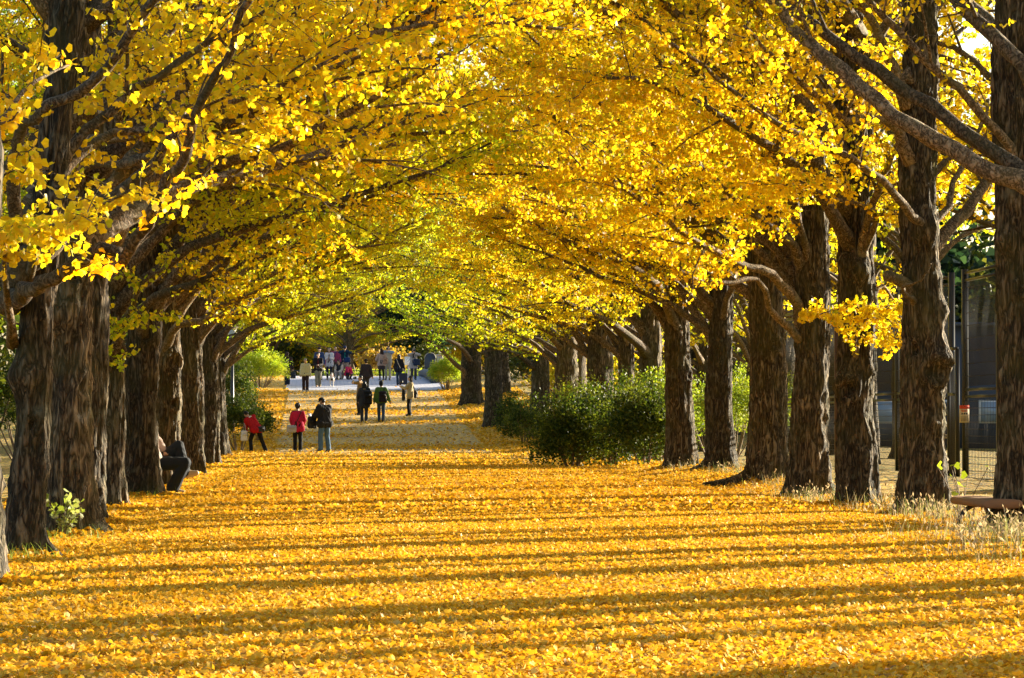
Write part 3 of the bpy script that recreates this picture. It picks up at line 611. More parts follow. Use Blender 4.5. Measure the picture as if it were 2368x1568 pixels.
# ---- farther trees of both rows and the rows outside them, on shared crowns
FT = FARTRUNK
r_ = np.random.default_rng(5)
far_left = [(-4.3, 112), (-4.5, 128), (-4.6, 146)]
for i, (x, y) in enumerate(far_left):
    tree(x, y, r_.uniform(-.2, .2), ['far ginkgo beside the lamp post, hidden behind the last clear trunk', 'far ginkgo whose low limbs droop over the left verge', 'farthest ginkgo beside the big round yellow-green bush'][i], FT[i], FAR[i], tint=GR, scale=1.0)
for i, (x, y) in enumerate([(8.6, 104), (8.9, 152)]):
    tree(x, y, PI + r_.uniform(-.2, .2), ['far ginkgo in the gap behind the shrubs', 'far slender ginkgo seen between two dark trunks'][i], FT[i], FAR[(i + 1) % 3], tint=GG)
lo = [(-8.6, y) for y in (34, 46, 58, 72, 88, 106, 126)]
for i, (x, y) in enumerate(lo):
    tree(x + r_.uniform(-.5, .5), y, r_.uniform(-.4, .4), 'yellow ginkgo of the second row behind the shaded trunks', FT[i % 3], (NEAR if y < 60 else FAR)[i % 3], tint=[GG, W_, GR][i % 3], group='second row of ginkgos on the shaded side')
ro = [(12.6, y) for y in (46, 52, 64, 71, 80, 90, 102, 116, 138)]
for i, (x, y) in enumerate(ro):
    t = tree(x, y, PI + r_.uniform(-.4, .4), 'yellow ginkgo of the second row behind the sunny-side trunks', FT[(i + 1) % 3], FAR[i % 3], tint=[W_, OR, GG][i % 3], scale=.95, group='second row of ginkgos on the sunny side')
    for q in t.children:
        if y < 88 and q.name.split('.')[0] != 'trunk': q.location.z = 1.1
        elif q.name.split('.')[0] == 'trunk': q.scale = (.6, .6, 1)
# trees beyond the picture edge on the sunny side: their trunks rule the long shadows on the path
out = [(6.9, 9.2), (7.0, 14.9), (7.1, 20.6)] + [(9.8 + .3 * math.sin(i * 2), 9.5 + 5.4 * i) for i in range(7)] + [(12.7 + .3 * math.sin(i * 3), 12 + 5.7 * i) for i in range(6)] + [(15.5 + .3 * math.sin(i * 5), 15.5 + 5.5 * i) for i in range(9)] + [(18.6 + .3 * math.sin(i * 4), 19 + 6.3 * i) for i in range(7)]
for i, (x, y) in enumerate(out):
    t = tree(x, y, r_.uniform(-.5, .5), 'ginkgo trunk outside the picture whose shadow falls on the path', FT[i % 3], FAR[i % 3], tint=W_, only=(4, 5, 6, 7, 8, 12, 13, 15), group='ginkgos outside the picture')
    for q in list(t.children):
        if x > 12 and q.name.startswith('crown'): bpy.data.objects.remove(q); continue
        if q.name.split('.')[0] != 'trunk': q.location.z = 1.0 if x < 9 else 1.6 if x < 12 else 2.6
        else: q.scale = (.34 + .14 * (i * 7 % 5),) * 2 + (1,)

for i in range(1, 10):
    t = tree(15.6 + r_.uniform(-.4, .4), 74 + 9.2 * i, PI + r_.uniform(-2, 2), 'yellow ginkgo of the third row behind the sunny-side trunks', FT[i % 3], FAR[i % 3], tint=[W_, GG, OR][i % 3], group='third row of ginkgos on the sunny side')
    t.children[0].scale = (.6, .6, 1)
carpet()
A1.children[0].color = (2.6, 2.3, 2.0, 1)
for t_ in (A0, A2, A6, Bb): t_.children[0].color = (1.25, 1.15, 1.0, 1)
# ================================================================== shrubs, backdrop trees
def clump_cloud(r, n_cl, per, rad, cr, shell=.55, floor=None, squash=.8, rag=.16):
    d = rdir(r, n_cl); d[:, 2] = np.where(d[:, 2] < -.35, -d[:, 2] * .6, d[:, 2])
    k = (shell + (1 - shell) * r.random(n_cl) ** .5)[:, None] * (1 + rag * np.sin(d[:, :1] * 5 + d[:, 1:2] * 4 + d[:, 2:] * 6))
    c = d * k * np.array(rad)
    idx = np.repeat(np.arange(n_cl), per); o = r.normal(size=(len(idx), 3)) * cr; o[:, 2] *= squash
    P = c[idx] + o; out = unit(d[idx] + rdir(r, len(idx)) * 1.1)
    return P, out, idx, d
SHRUB_COL = {'evergreen': [(.035, .065, .014), (.07, .105, .02), (.16, .19, .03)], 'azalea': [(.16, .24, .03), (.26, .33, .04), (.36, .40, .05)],
             'lime': [(.30, .42, .03), (.42, .50, .04), (.50, .52, .05)], 'conifer': [(.018, .045, .035), (.03, .06, .045), (.04, .08, .05)],
             'yellow': [(.62, .50, .03), (.72, .50, .03), (.50, .48, .03)], 'orange': [(.40, .23, .04), (.44, .30, .05), (.34, .25, .05)], 'wood': [(.05, .075, .03), (.09, .11, .03), (.16, .16, .04)]}
def shrub_parts(seed, rad, kind, n_cl, per, ls, wide=.5, cr=.13, n_stem=9, low=False, rag=.16):
    r = np.random.default_rng(seed); rx, ry, rz = rad
    P, D, idx, d = clump_cloud(r, n_cl, per, rad, cr, rag=rag)
    P[:, 2] += rz * (.62 if low else 1.02); k = P[:, 2] > .06; P, D, idx = P[k], D[k], idx[k]
    base = np.array(SHRUB_COL[kind]); c = base[r.integers(0, 3, n_cl)][idx] * r.uniform(.75, 1.2, (len(idx), 1))
    cm = leaves_mesh('foliage', P, D, ls * r.uniform(.7, 1.2, len(P)), r, np.clip(c, 0, .9), M_GREEN, lite=True, wide=wide)
    m = MB()
    for i in range(n_stem):
        a = r.uniform(0, 6.28); q = r.uniform(.3, .8)
        e = np.array([math.cos(a) * rx * q, math.sin(a) * ry * q, rz * r.uniform(.9, 1.6)])
        b = np.array([math.cos(a) * rx * .12, math.sin(a) * ry * .12, -.05])
        mid = b * .4 + e * .6 + [0, 0, -.1 * rz]; w_ = .012 + .012 * rz
        m.tube(resample([b, mid, e], 7), np.linspace(w_, w_ * .3, 7), 5)
    return cm, m.mesh('stem', M_SHRUBWOOD)
def shrub(x, y, rad, kind, label, seed, n_cl=150, per=30, ls=.07, cat='shrub', group=None, name='shrub', **kw):
    t = empty(name, (x, y, gzf(x, y) - .02)); tag(t, label, cat, group)
    cm, sm = shrub_parts(seed, rad, kind, n_cl, per, ls, **kw)
    link('foliage', cm, t); link('stem', sm, t); return t
# the dark glossy shrubs between the sunny-side trunks
for i, (xd, Y, rad, kd, lab) in enumerate([
    (1322, 70, (.72, .7, .95), 'evergreen', 'low leafy shrub at the path end of the dark shrub bank'), (1345, 77, (.72, .8, 1.16), 'azalea', 'tall shrub with bright upright shoots before the broad dark trunk'),
    (1412, 71, (.85, .7, 1.1), 'evergreen', 'dark glossy shrub in the middle of the shrub bank'), (1488, 69, (.78, .7, 1.05), 'evergreen', 'dark glossy shrub leaning on the trunk with the pale cut disc'),
    (1522, 74, (.7, .7, 1.25), 'azalea', 'shrub with sunlit top shoots behind the trunk with the pale cut disc')]):
    shrub(X(xd, Y), Y, rad, kd, lab, 60 + i, 300, 36, .085, group='shrub bank between the sunny-side trunks', wide=.5, low=True, rag=.3, cr=.16)
shrub(X(1690, 84), 84, (1.25, 1.0, 1.15), 'azalea', 'sunlit yellow-green hedge seen through the gap between two dark trunks', 66, 240, 34, .08)
shrub(X(1640, 92), 92, (.9, 1.0, 1.1), 'azalea', 'leafy bush left of the sunlit hedge, behind the cut-disc trunk', 67, 160, 34, .08)
shrub(X(1770, 98), 98, (1.6, 1.0, 1.2), 'azalea', 'leafy bush right of the sunlit hedge, behind the root-footed trunk', 70, 180, 34, .09)
shrub(X(1212, 112), 112, (.65, .8, .95), 'evergreen', 'dull green shrub between two far sunny-side trunks', 68, 160, 30, .09, low=True, rag=.3)
shrub(X(1175, 121), 121, (.4, .6, .85), 'evergreen', 'ivy-like shrub hugging the greyish far trunk', 69, 110, 30, .09, low=True)
# the round bushes at the top of the path
shrub(X(603, 160), 160, (1.32, 1.2, .92), 'lime', 'big round yellow-green bush at the top of the path, shaded side', 71, 420, 36, .075, name='round_bush', cr=.12, n_stem=26)
shrub(X(1032, 157), 157, (.84, .85, .82), 'lime', 'small clipped round bush at the top of the path, by the massive trunk', 72, 320, 36, .075, name='round_bush', cr=.09, n_stem=18)
# shaded side
shrub(X(552, 107), 107, (.75, .8, .95), 'evergreen', 'glossy evergreen shrub behind the bending figure in the red jacket', 73, 170, 34, .09)
shrub(X(598, 116), 116, (.5, .8, .62), 'evergreen', 'smaller glossy evergreen shrub sloping down to the path edge', 74, 110, 34, .09)
shrub(X(545, 124), 124, (.8, .9, 1.25), 'evergreen', 'taller evergreen shrub around the lamp post', 75, 160, 34, .10)
for i, (y, rad, kd) in enumerate([(36, (1.5, 1.2, 1.3), 'azalea'), (47, (1.6, 1.4, 1.5), 'evergreen'), (57, (1.7, 1.4, 1.45), 'evergreen'), (70, (1.8, 1.6, 1.5), 'evergreen'), (84, (1.9, 1.6, 1.5), 'evergreen'), (99, (2.0, 1.6, 1.7), 'evergreen'), (116, (2.0, 1.6, 1.5), 'evergreen')]):
    shrub(-6.9 - .012 * y, y, rad, kd, 'dark evergreen shrub of the hedge behind the shaded row of trunks', 80 + i, 220, 30, .12, group='evergreen hedge behind the shaded trunks')
shrub(X(430, 60), 60.8, (.32, .3, .28), 'lime', 'leafy sprouts growing beside the trunk beyond the seated man', 88, 16, 16, .07, name='sprout', cat='plant', n_stem=4, cr=.06)
def sapling():
    r = np.random.default_rng(3); p = on_ground(182, 1232); t = empty('sapling', (p.x, 28.0, 0)); tag(t, 'pale young sapling at the foot of the thickest trunk', 'plant')
    m = MB(); P = []; D = []
    for i in range(11):
        a = r.uniform(0, 6.28); L = r.uniform(.18, .46); e = np.array([math.cos(a) * .16, math.sin(a) * .1, L]); q = resample([[0, 0, -.02], e * .5 + [0, 0, .05], e], 8)
        m.tube(q, np.linspace(.006, .002, 8), 4)
        for s in q[3:]:
            for _ in range(2): P.append(s); D.append(rdir(r, 1)[0] + [0, 0, .3])
    P = np.array(P); n = len(P); c = np.array([(.40, .42, .22), (.24, .30, .06), (.36, .40, .16)])[r.integers(0, 3, n)]
    link('foliage', leaves_mesh('foliage', P, np.array(D), r.uniform(.05, .08, n), r, c, M_GREEN, wide=.6), t); m.build('stem', M_SHRUBWOOD, t)
sapling()
def bigleaf_weed():
    r = np.random.default_rng(4); p = at(2215, 1150, 31.5); t = empty('weed', (p.x, 31.5, 0)); tag(t, 'bright green broad-leaved weed above the bench seat', 'plant')
    m = MB(); P = []; D = []
    for i in range(9):
        e = np.array([r.normal(0, .12), r.normal(0, .1), r.uniform(.25, .62)]); m.tube(resample([[0, 0, 0], e * .5 + [.02, 0, .05], e], 6), .004, 4); P.append(e); D.append([r.normal(), r.normal(), .1])
    n = len(P); link('foliage', leaves_mesh('foliage', np.array(P), np.array(D), r.uniform(.05, .09, n), r, np.tile((.36, .46, .05), (n, 1)), M_GREEN, wide=1.0), t); m.build('stem', M_SHRUBWOOD, t)
bigleaf_weed()

# wood and trees closing the view
def wood_tree_parts(seed, kind, rad, h0, n_cl=130, per=26, ls=.26):
    r = np.random.default_rng(seed); P, D, idx, d = clump_cloud(r, n_cl, per, rad, .42, shell=.35)
    P[:, 2] += h0 + rad[2]; base = np.array(SHRUB_COL[kind]); c = base[r.integers(0, 3, n_cl)][idx] * r.uniform(.75, 1.2, (len(idx), 1))
    cm = leaves_mesh('crown', P, D, ls * r.uniform(.7, 1.2, len(P)), r, np.clip(c, 0, .9), M_GREEN, lite=True, wide=.9)
    m = MB(); m.tube(resample([[0, 0, -.1], [.05, .05, h0], [0, 0, h0 + rad[2] * 1.3]], 8), np.linspace(.2, .06, 8), 8)
    for i in range(7):
        a = r.uniform(0, 6.28); z = h0 + r.uniform(-.3, 1) * rad[2] * .6; m.tube(resample([[0, 0, z], [math.cos(a) * rad[0] * .4, math.sin(a) * rad[1] * .4, z + .8], [math.cos(a) * rad[0] * .8, math.sin(a) * rad[1] * .8, z + 1.4]], 6), np.linspace(.09, .02, 6), 5)
    return cm, m.mesh('trunk', M_TWIG)
KINDS = {k: wood_tree_parts(200 + i, k, rad, h0, 60 if k == 'orange' else 130) for i, (k, rad, h0) in enumerate([('wood', (2.6, 2.6, 2.9), 1.0), ('yellow', (2.7, 2.7, 3.0), 1.4), ('conifer', (1.7, 1.7, 3.6), .3), ('evergreen', (2.6, 2.6, 2.8), .6), ('orange', (2.0, 1.5, 1.0), .7)])}
def wood_tree(x, y, k, label, group=None, sc=1.0, name='tree', rz=0):
    t = empty(name, (x, y, gzf(x, y) - .05), rz); tag(t, label, 'tree', group); t.scale = (sc,) * 3
    for nm, me in zip(('crown', 'trunk'), KINDS[k]): link(nm, me, t)
    return t
r_ = np.random.default_rng(17)
for i in range(9):
    wood_tree(-14 - r_.uniform(0, 3), 34 + i * 13 + r_.uniform(-2, 2), ['evergreen', 'yellow', 'wood'][i % 3], 'tree of the wood on the shaded side of the avenue', 'wood on the shaded side', 1.5, rz=r_.uniform(0, 6))
for i in range(11):
    wood_tree(24 + i * 3.4 + r_.uniform(-1, 1), 128 + (i % 2) * 7 + r_.uniform(-3, 3), ['wood', 'conifer', 'wood', 'evergreen'][i % 4], 'dark tree of the wood beyond the fence', 'wood beyond the fence', .95 + .1 * (i % 3), rz=r_.uniform(0, 6))
for i, (x, y, k, sc) in enumerate([(-11, 212, 'yellow', 1.5), (-7, 226, 'wood', 1.6), (-3.5, 214, 'yellow', 1.2), (-2, 238, 'yellow', 2.0), (9.5, 224, 'wood', 1.5), (14, 213, 'yellow', 1.5), (5, 244, 'yellow', 2.1), (13, 242, 'yellow', 2.2), (-14, 240, 'yellow', 2.2), (20, 226, 'yellow', 1.9), (-20, 216, 'wood', 1.8), (1, 262, 'wood', 2.5), (21, 180, 'yellow', 1.5), (15.5, 164, 'yellow', 1.2), (-12, 168, 'yellow', 1.4), (-16, 188, 'wood', 1.6)]):
    wood_tree(x, y, k, {'yellow': 'yellow-green tree closing the view behind the plaza', 'wood': 'deep green tree closing the view behind the plaza'}[k], 'trees behind the plaza', sc, rz=r_.uniform(0, 6))
for i, (xd, Y, sc) in enumerate([(935, 208, .95), (968, 212, 1.05), (1000, 206, .9)]):
    wood_tree(X(xd, Y), Y, 'conifer', 'dark blue-green conifer behind the photographer on the crest', 'conifers behind the plaza', sc, rz=i * 2.)
# central tree of the plaza
ct = empty('plaza_tree', (X(806, 203), 203, gzf(2, 203))); tag(ct, 'broad dark-limbed golden tree standing in the middle behind the crest', 'tree')
link('trunk', trunk_mesh('trunk', 77, .40, 8, (0, 0), 24, 50, flare=.3), ct)
for k, a in enumerate((0.2, 3.3)):
    for j, me in enumerate(FAR[k][0]): q = link('limb', me, ct); q.rotation_euler = (0, 0, a); q.scale = (.95, .95, .62)
    q = link('crown', FAR[k][1], ct); q.rotation_euler = (0, 0, a); q.scale = (.95, .95, .66); q.color = (.85, .98, 1, 1)
mt = wood_tree(X(893, 199), 199, 'orange', 'small orange maple with pale forking stems, behind the couple', None, .72, name='maple_tree')
m = MB()
for a, e in [((0, 0, 0), (-.9, 0, 1.9)), ((.1, 0, 0), (.35, .1, 2.2)), ((.05, 0, .6), (1.1, 0, 2.0)), ((0, 0, .5), (-1.5, .1, 1.5)), ((.05, 0, .2), (.0, -.1, 2.3))]:
    a = np.array(a); e = np.array(e); m.tube(resample([a, a * .5 + e * .5 + [0, 0, -.15], e], 7), np.linspace(.09, .03, 7), 7)
m.build('stem', simple('pale_bark', (.45, .36, .28), .7), mt)
tag(link('low_hedge', leaves_mesh('low_hedge', *(lambda r: (np.stack([r.uniform(-1, 9.5, 9000), r.uniform(191, 192.4, 9000), gzf(3, 191) + r.uniform(.02, .62, 9000)], -1), rdir(r, 9000), r.uniform(.07, .13, 9000), r, np.array(SHRUB_COL['lime'])[r.integers(0, 3, 9000)]))(np.random.default_rng(9)), M_GREEN, lite=True, wide=.6)), 'low clipped bright green hedge behind the rail on the crest', 'hedge')

# ------------------------------------------------------------------ dry grass on the verges (ground cover)
def grass(name, label, spots, seed, cols, hgt, head=True):
    r = np.random.default_rng(seed); V = []; Q = []; C = []; off = 0
    for (cx, cy, sx, sy, n) in spots:
        x = cx + r.normal(0, sx, n); y = cy + r.normal(0, sy, n); z = gz(x, y)
        a = r.uniform(0, 6.28, n); ln = hgt * r.uniform(.35, 1.15, n); be = r.uniform(.1, .75, n); wd = r.uniform(.0025, .005, n)
        dx, dy = np.cos(a), np.sin(a); px, py = -dy * wd, dx * wd
        c = np.array(cols)[r.integers(0, len(cols), n)] * r.uniform(.8, 1.15, (n, 1))
        rows = []
        for t in (0, .4, .75, 1.0):
            k = 1 - t * .8; ox = dx * ln * be * t * t; oy = dy * ln * be * t * t; oz = ln * (t - .35 * be * t * t)
            rows += [np.stack([x + ox - px * k, y + oy - py * k, z + oz], -1), np.stack([x + ox + px * k, y + oy + py * k, z + oz], -1)]
        v = np.stack(rows, 1); V.append(v.reshape(-1, 3))
        Q.append((np.arange(n)[:, None, None] * 8 + np.array([[[0, 1, 3, 2], [2, 3, 5, 4], [4, 5, 7, 6]]])).reshape(-1, 4) + off); off += 8 * n; C.append(np.repeat(c, 8, 0))
        if head:
            k = r.random(n) < .30; m_ = k.sum(); tip = v[k][:, 6]; d = unit(v[k][:, 6] - v[k][:, 4]); s = r.uniform(.035, .065, m_)[:, None]
            W = unit(np.cross(d, rdir(r, m_))); N = np.cross(W, d)
            for A in (W, N):
                q = np.stack([tip, tip + d * s * .5 + A * s * .16, tip + d * s, tip + d * s * .5 - A * s * .16], 1)
                V.append(q.reshape(-1, 3)); Q.append(np.arange(m_)[:, None] * 4 + np.array([[0, 1, 2, 3]]) + off); off += 4 * m_
                C.append(np.tile((.56, .45, .29), (4 * m_, 1)) * r.uniform(.85, 1.1, (4 * m_, 1)))
    tag(link(name, np_mesh(name, np.vstack(V), [np.vstack(Q)], M_GRASS, cols=np.vstack(C))), label, 'grass', kind='stuff')
DRY = [(.40, .31, .15), (.30, .29, .10), (.20, .25, .06), (.46, .37, .21)]
sp = []
for (xd, Y, sx, sy, n) in [(2300, 25.3, .35, 1.0, 1300), (2360, 27.5, .25, .7, 800), (2190, 30, .2, .8, 160), (2230, 32.5, .35, .8, 650), (2160, 33, .25, .5, 260), (2080, 34.5, .3, .6, 420), (2040, 37.5, .3, .6, 420), (1905, 39.5, .28, .7, 650), (1850, 43, .25, .7, 300), (1820, 47, .3, .8, 260), (1700, 58, .4, 1, 350), (1590, 62, .4, .9, 260), (1250, 74, .3, 2., 300), (1230, 84, .4, 1.5, 300), (2300, 22, .25, .8, 260)]:
    sp.append((X(xd, Y), Y, sx, sy, n))
grass('dry_grass', 'dry pale foxtail grass with fluffy heads along the sunny verge', [(a, b, c, d, int(n * .6)) for a, b, c, d, n in sp], 31, DRY, .25)
sp = [(X(xd, Y), Y, .18, .25, n) for xd, Y, n in [(20, 23.8, 70), (75, 23.6, 60), (110, 27.5, 60), (200, 27.6, 60), (1990, 31, 40), (1600, 55, 60), (1730, 52, 60), (345, 43, 60), (410, 48, 60), (5, 20.2, 60)]]
grass('green_grass', 'small tufts of green grass at the trunk feet', sp, 32, [(.16, .26, .03), (.26, .32, .05)], .16, head=False)

# ------------------------------------------------------------------ the black mesh fence with its gate, signs beyond it
M_BLACK = simple('black_paint', (.012, .012, .013), .35, spec=.5)
M_BROWN = simple('brown_paint', (.09, .045, .03), .5)
FX = 11.2
def fence_panel(y0, y1, label, top=3.7, coarse=False):
    t = empty('fence_panel', (FX, (y0 + y1) / 2, 0)); tag(t, label, 'fence', 'bays of the black mesh fence'); c = (y0 + y1) / 2
    m = MB(); m.box((0, y0 - c, top / 2), (.08, .08, top)); m.build('post', M_BLACK, t)
    for z in (top - .05, top - .18, 1.62, 1.50): m = MB(); m.box((0, (y1 - y0) / 2 + y0 - c, z), (.045, y1 - y0 - .085, .045)); m.build('rail', M_BLACK, t)
    m = MB(); y = y0 + .12 - c
    while y < y1 - c - .06: m.box((-.012, y, (top - .2 + 1.66) / 2), (.006, .006, top - 1.9)); y += .06
    z = 1.85
    while z < top - .25: m.box((-.005, (y0 + y1) / 2 - c, z), (.009, y1 - y0 - .1, .011)); z += .22
    y = y0 + .12 - c
    while y < y1 - c - .06: m.box((-.012, y, .78), (.006, .006, 1.4)); y += .12
    z = .1
    while z < 1.45: m.box((-.005, (y0 + y1) / 2 - c, z), (.009, y1 - y0 - .1, .010)); z += .12
    m.build('wire_mesh', M_BLACK, t)
ys = [45.5, 48.2, 50.9, 53.6]; yl = [54.75, 57.3, 60.0, 62.7, 65.5, 68.5, 71.5, 74.5]
names = ['bay right of the gate, with the red-headed notice', 'second fence bay right of the gate', 'third fence bay right of the gate']
for i in range(3): fence_panel(ys[i], ys[i + 1], 'black mesh fence ' + names[2 - i])
for i in range(7): fence_panel(yl[i], yl[i + 1], 'black mesh fence bay, number %s left of the gate' % ['one', 'two', 'three', 'four', 'five', 'six', 'seven'][i])
g = empty('gate', (FX, 54.2, 0)); tag(g, 'narrow black gate between two tall posts of the mesh fence', 'gate')
for y in (-.6, .55): m = MB(); m.box((0, y, 1.86), (.1, .1, 3.72)); m.build('post', M_BLACK, g)
m = MB(); m.box((-.08, -.32, 1.18), (.07, .07, 2.3)); m.box((-.08, .42, 1.18), (.05, .05, 2.3)); m.box((-.08, .05, 2.35), (.05, .7, .05)); m.box((-.08, .05, 1.55), (.05, .7, .05)); m.box((-.08, .05, .1), (.05, .7, .05)); m.build('gate_frame', M_BLACK, g)
m = MB()
for k in range(11): m.box((-.075, -.24 + k * .06, 1.2), (.006, .006, 2.2))
m.build('wire_mesh', M_BLACK, g); m = MB(); m.box((-.14, .3, 1.95), (.06, .14, .07)); m.box((-.14, .38, 2.08), (.05, .06, .1)); m.build('latch', M_BLACK, g)
bp = empty('post', (X(1936, 60), 60, 0)); bp.name = 'brown_post'; tag(bp, 'slim brown steel post behind the trunk with the dark knot hole', 'post')
m = MB(); m.box((0, 0, 1.5), (.11, .11, 3.0)); m.box((0, 0, 3.02), (.14, .14, .04)); m.box((0, 0, .03), (.2, .2, .06)); m.build('shaft', M_BROWN, bp)
M_NAVY = simple('navy_board', (.012, .02, .075), .5); M_CREAM = simple('cream_plate', (.62, .52, .36), .6); M_INK = simple('dark_ink', (.05, .045, .04), .7)
M_RED = simple('red_print', (.62, .07, .03), .6); M_WHITE = simple('white_paint', (.75, .74, .72), .5); M_BLUE = simple('sign_blue', (.015, .05, .28), .5)
nb = empty('notice_board', (X(2192, 56.5), 56.5, 0)); tag(nb, 'navy notice board with three cream plates, left of the gate', 'sign')
m = MB(); m.box((0, 0, 1.06), (.34, .04, .70)); m.build('board', M_NAVY, nb)
for k, (z, hh) in enumerate(((1.23, .10), (1.02, .075), (.80, .075))):
    m = MB(); m.box((.03, -.024, z), (.24, .008, hh)); pl = m.build('plate', M_CREAM, nb)
    q = MB()
    for s in range(5): q.box((-.05 + s * .038, -.030, z), (.024, .003, hh * .4))
    q.build('lettering', M_INK, pl)
for s in (-.13, .13): m = MB(); m.box((s, .045, .7), (.05, .05, 1.4)); m.build('leg', M_BLACK, nb)
po = empty('notice', (FX - .07, 53.35, 0)); tag(po, 'cream notice with a red heading tied to the fence, right of the gate', 'notice')
m = MB(); m.box((-.01, -.05, 1.20), (.17, .012, .30)); m.build('sheet', M_CREAM, po)
m = MB(); m.box((-.01, -.058, 1.32), (.17, .005, .062)); m.build('heading', M_RED, po)
m = MB()
for k, (z, w_) in enumerate(((1.262, .12), (1.245, .10))): m.box((-.01, -.058, z), (w_, .003, .008))
m.build('red_lettering', M_RED, po)
m = MB()
for k in range(3): m.box((-.05 + .04 * k, -.058, 1.205), (.028, .003, .026))
for z in (1.15, 1.128, 1.106, 1.084):
    for k in range(5): m.box((-.062 + .026 * k, -.058, z), (.017, .003, .009))
m.build('lettering', M_INK, po)
ps = empty('parking_sign', (X(2038, 120), 120, 0)); tag(ps, 'small blue parking sign with a white P beyond the fence', 'sign')
m = MB(); m.box((0, 0, 1.0), (.05, .05, 2.4)); m.build('pole', simple('grey_steel', (.35, .36, .38), .4, .6), ps)
m = MB(); m.box((0, -.04, 2.02), (.40, .02, .40)); m.build('panel', M_BLUE, ps)
m = MB(); m.box((-.08, -.054, 2.02), (.055, .006, .28)); m.tube(np.array([(-.052, -.054, 2.13), (.04, -.054, 2.13), (.09, -.054, 2.085), (.09, -.054, 2.045), (.04, -.054, 2.0), (-.052, -.054, 2.0)]), .022, 6); m.build('letter_p', M_WHITE, ps)
bd = empty('shed', (25, 122, 0)); tag(bd, 'blue-grey shed with pale windows beyond the fence', 'building')
M_SHED = simple('shed_wall', (.045, .055, .08), .8, noise=.5, nscale=.9); m = MB(); m.box((0, 0, 2.4), (14, 5, 4.8)); m.build('wall', M_SHED, bd)
m = MB(); m.box((0, 0, 4.88), (14.8, 5.8, .16)); m.build('roof', simple('shed_roof', (.05, .06, .08), .6), bd)
for k in range(6): m = MB(); m.box((-5.5 + 2.2 * k, -2.52, 1.5), (1.2, .06, .9)); f = m.build('window', M_WHITE, bd); m = MB(); m.box((-5.5 + 2.2 * k, -2.56, 1.5), (1.06, .03, .76)); m.build('pane', simple('pane', (.25, .33, .42), .15, spec=.7), f)

# ------------------------------------------------------------------ benches
M_PLANK = simple('bench_plank', (.22, .12, .065), .65, noise=.3, nscale=6, bump=.004)
def bench(x, y, rz, L, label, h=.36):
    t = empty('bench', (x, y, gzf(x, y)), rz); tag(t, label, 'bench')
    b = MB(); n = 20                                        # seat: a thick plank with rounded edges, long along y
    th = np.linspace(0, 2 * math.pi, n, endpoint=False); ct_, st_ = np.cos(th), np.sin(th)
    prof = np.stack([.19 * np.sign(ct_) * np.abs(ct_) ** .55, .045 * np.sign(st_) * np.abs(st_) ** .6], -1)
    V = []; ss = np.array([-.5, -.495, .495, .5]) * L; k = [.86, 1, 1, .86]
    for s, f in zip(ss, k): V += [[p[0] * f, s, h - .045 + p[1] * f] for p in prof]
    Q = [[i * n + j, i * n + (j + 1) % n, (i + 1) * n + (j + 1) % n, (i + 1) * n + j] for i in range(3) for j in range(n)]
    V += [[0, ss[0], h - .045], [0, ss[-1], h - .045]]; T = [[4 * n, (j + 1) % n, j] for j in range(n)] + [[4 * n + 1, 3 * n + j, 3 * n + (j + 1) % n] for j in range(n)]
    b.add(V, Q, T); b.build('seat', M_PLANK, t, smooth=True)
    for s in (-.38, .38):
        m = MB(); a = np.linspace(0, 1, 9)
        m.tube(np.stack([-.15 + .22 * a ** 1.8, np.full(9, s * L), (h - .085) * (1 - (1 - a) ** 1.9)], -1), .022, 8); m.tube(np.stack([.17 - .10 * a ** 1.8, np.full(9, s * L), (h - .085) * (1 - (1 - a) ** 1.9)], -1), .022, 8)
        m.build('leg', M_BLACK, t, smooth=True)
bench(X(2282, 29.3), 29.4, 0, 1.5, 'low plank bench with curved black legs half buried in dry grass', .33)
bench(X(338, 45.6), 45.6, 0, 1.3, 'low plank bench under the seated man behind the stout trunk', .36)

# ------------------------------------------------------------------ things on the crest
lp = empty('lamp_post', (X(537, 121), 121, gzf(-3, 121))); tag(lp, 'slender black lamp post among the evergreen shrubs, shaded side', 'lamp post')
m = MB(); m.tube(np.array([[0, 0, 0], [0, 0, .5], [0, 0, 3.6]]), np.array([.085, .07, .05]), 12); m.build('post', M_BLACK, lp, smooth=True)
m = MB(); m.tube(np.array([[0, 0, 3.55], [0, 0, 3.62], [0, 0, 3.95], [0, 0, 4.0]]), np.array([.06, .14, .17, .02]), 12); m.build('lantern', simple('lantern_glass', (.5, .5, .46), .3), lp)
M_STONE = simple('dark_stone', (.05, .06, .085), .55, noise=.35, nscale=9, bump=.004); M_PALE = simple('pale_stone', (.40, .36, .32), .6, noise=.2, nscale=8)
pil = empty('stone_pillar', (X(994, 177), 177, gzf(6, 177))); tag(pil, 'dark blue-grey stone pillar with a barrel-shaped top beside the paving', 'pillar')
m = MB(); n = 14; a = np.linspace(0, math.pi, n); pr = [(-.30, -.05), (.30, -.05)] + [(.30 * math.cos(t), 1.05 + .30 * math.sin(t)) for t in a]
k = len(pr); V = [[p[0], -.3, p[1]] for p in pr] + [[p[0], .5, p[1]] for p in pr] + [[0, -.3, .5], [0, .5, .5]]
m.add(V, [[j, (j + 1) % k, k + (j + 1) % k, k + j] for j in range(k)], [[2 * k, (j + 1) % k, j] for j in range(k)] + [[2 * k + 1, k + j, k + (j + 1) % k] for j in range(k)]); m.build('shaft', M_STONE, pil)
m = MB(); m.tube(np.array([[.312 * math.cos(t), -.29, 1.05 + .312 * math.sin(t)] for t in a]), .022, 6); m.build('rim', M_PALE, pil)
pp = empty('stone_post', (X(1017, 181), 181, gzf(6, 181))); tag(pp, 'pale stone post behind the small clipped bush', 'post')
m = MB(); m.box((0, 0, .62), (.36, .36, 1.3)); m.build('shaft', M_PALE, pp); m = MB(); m.box((0, 0, 1.31), (.44, .44, .08)); m.build('cap', M_PALE, pp)
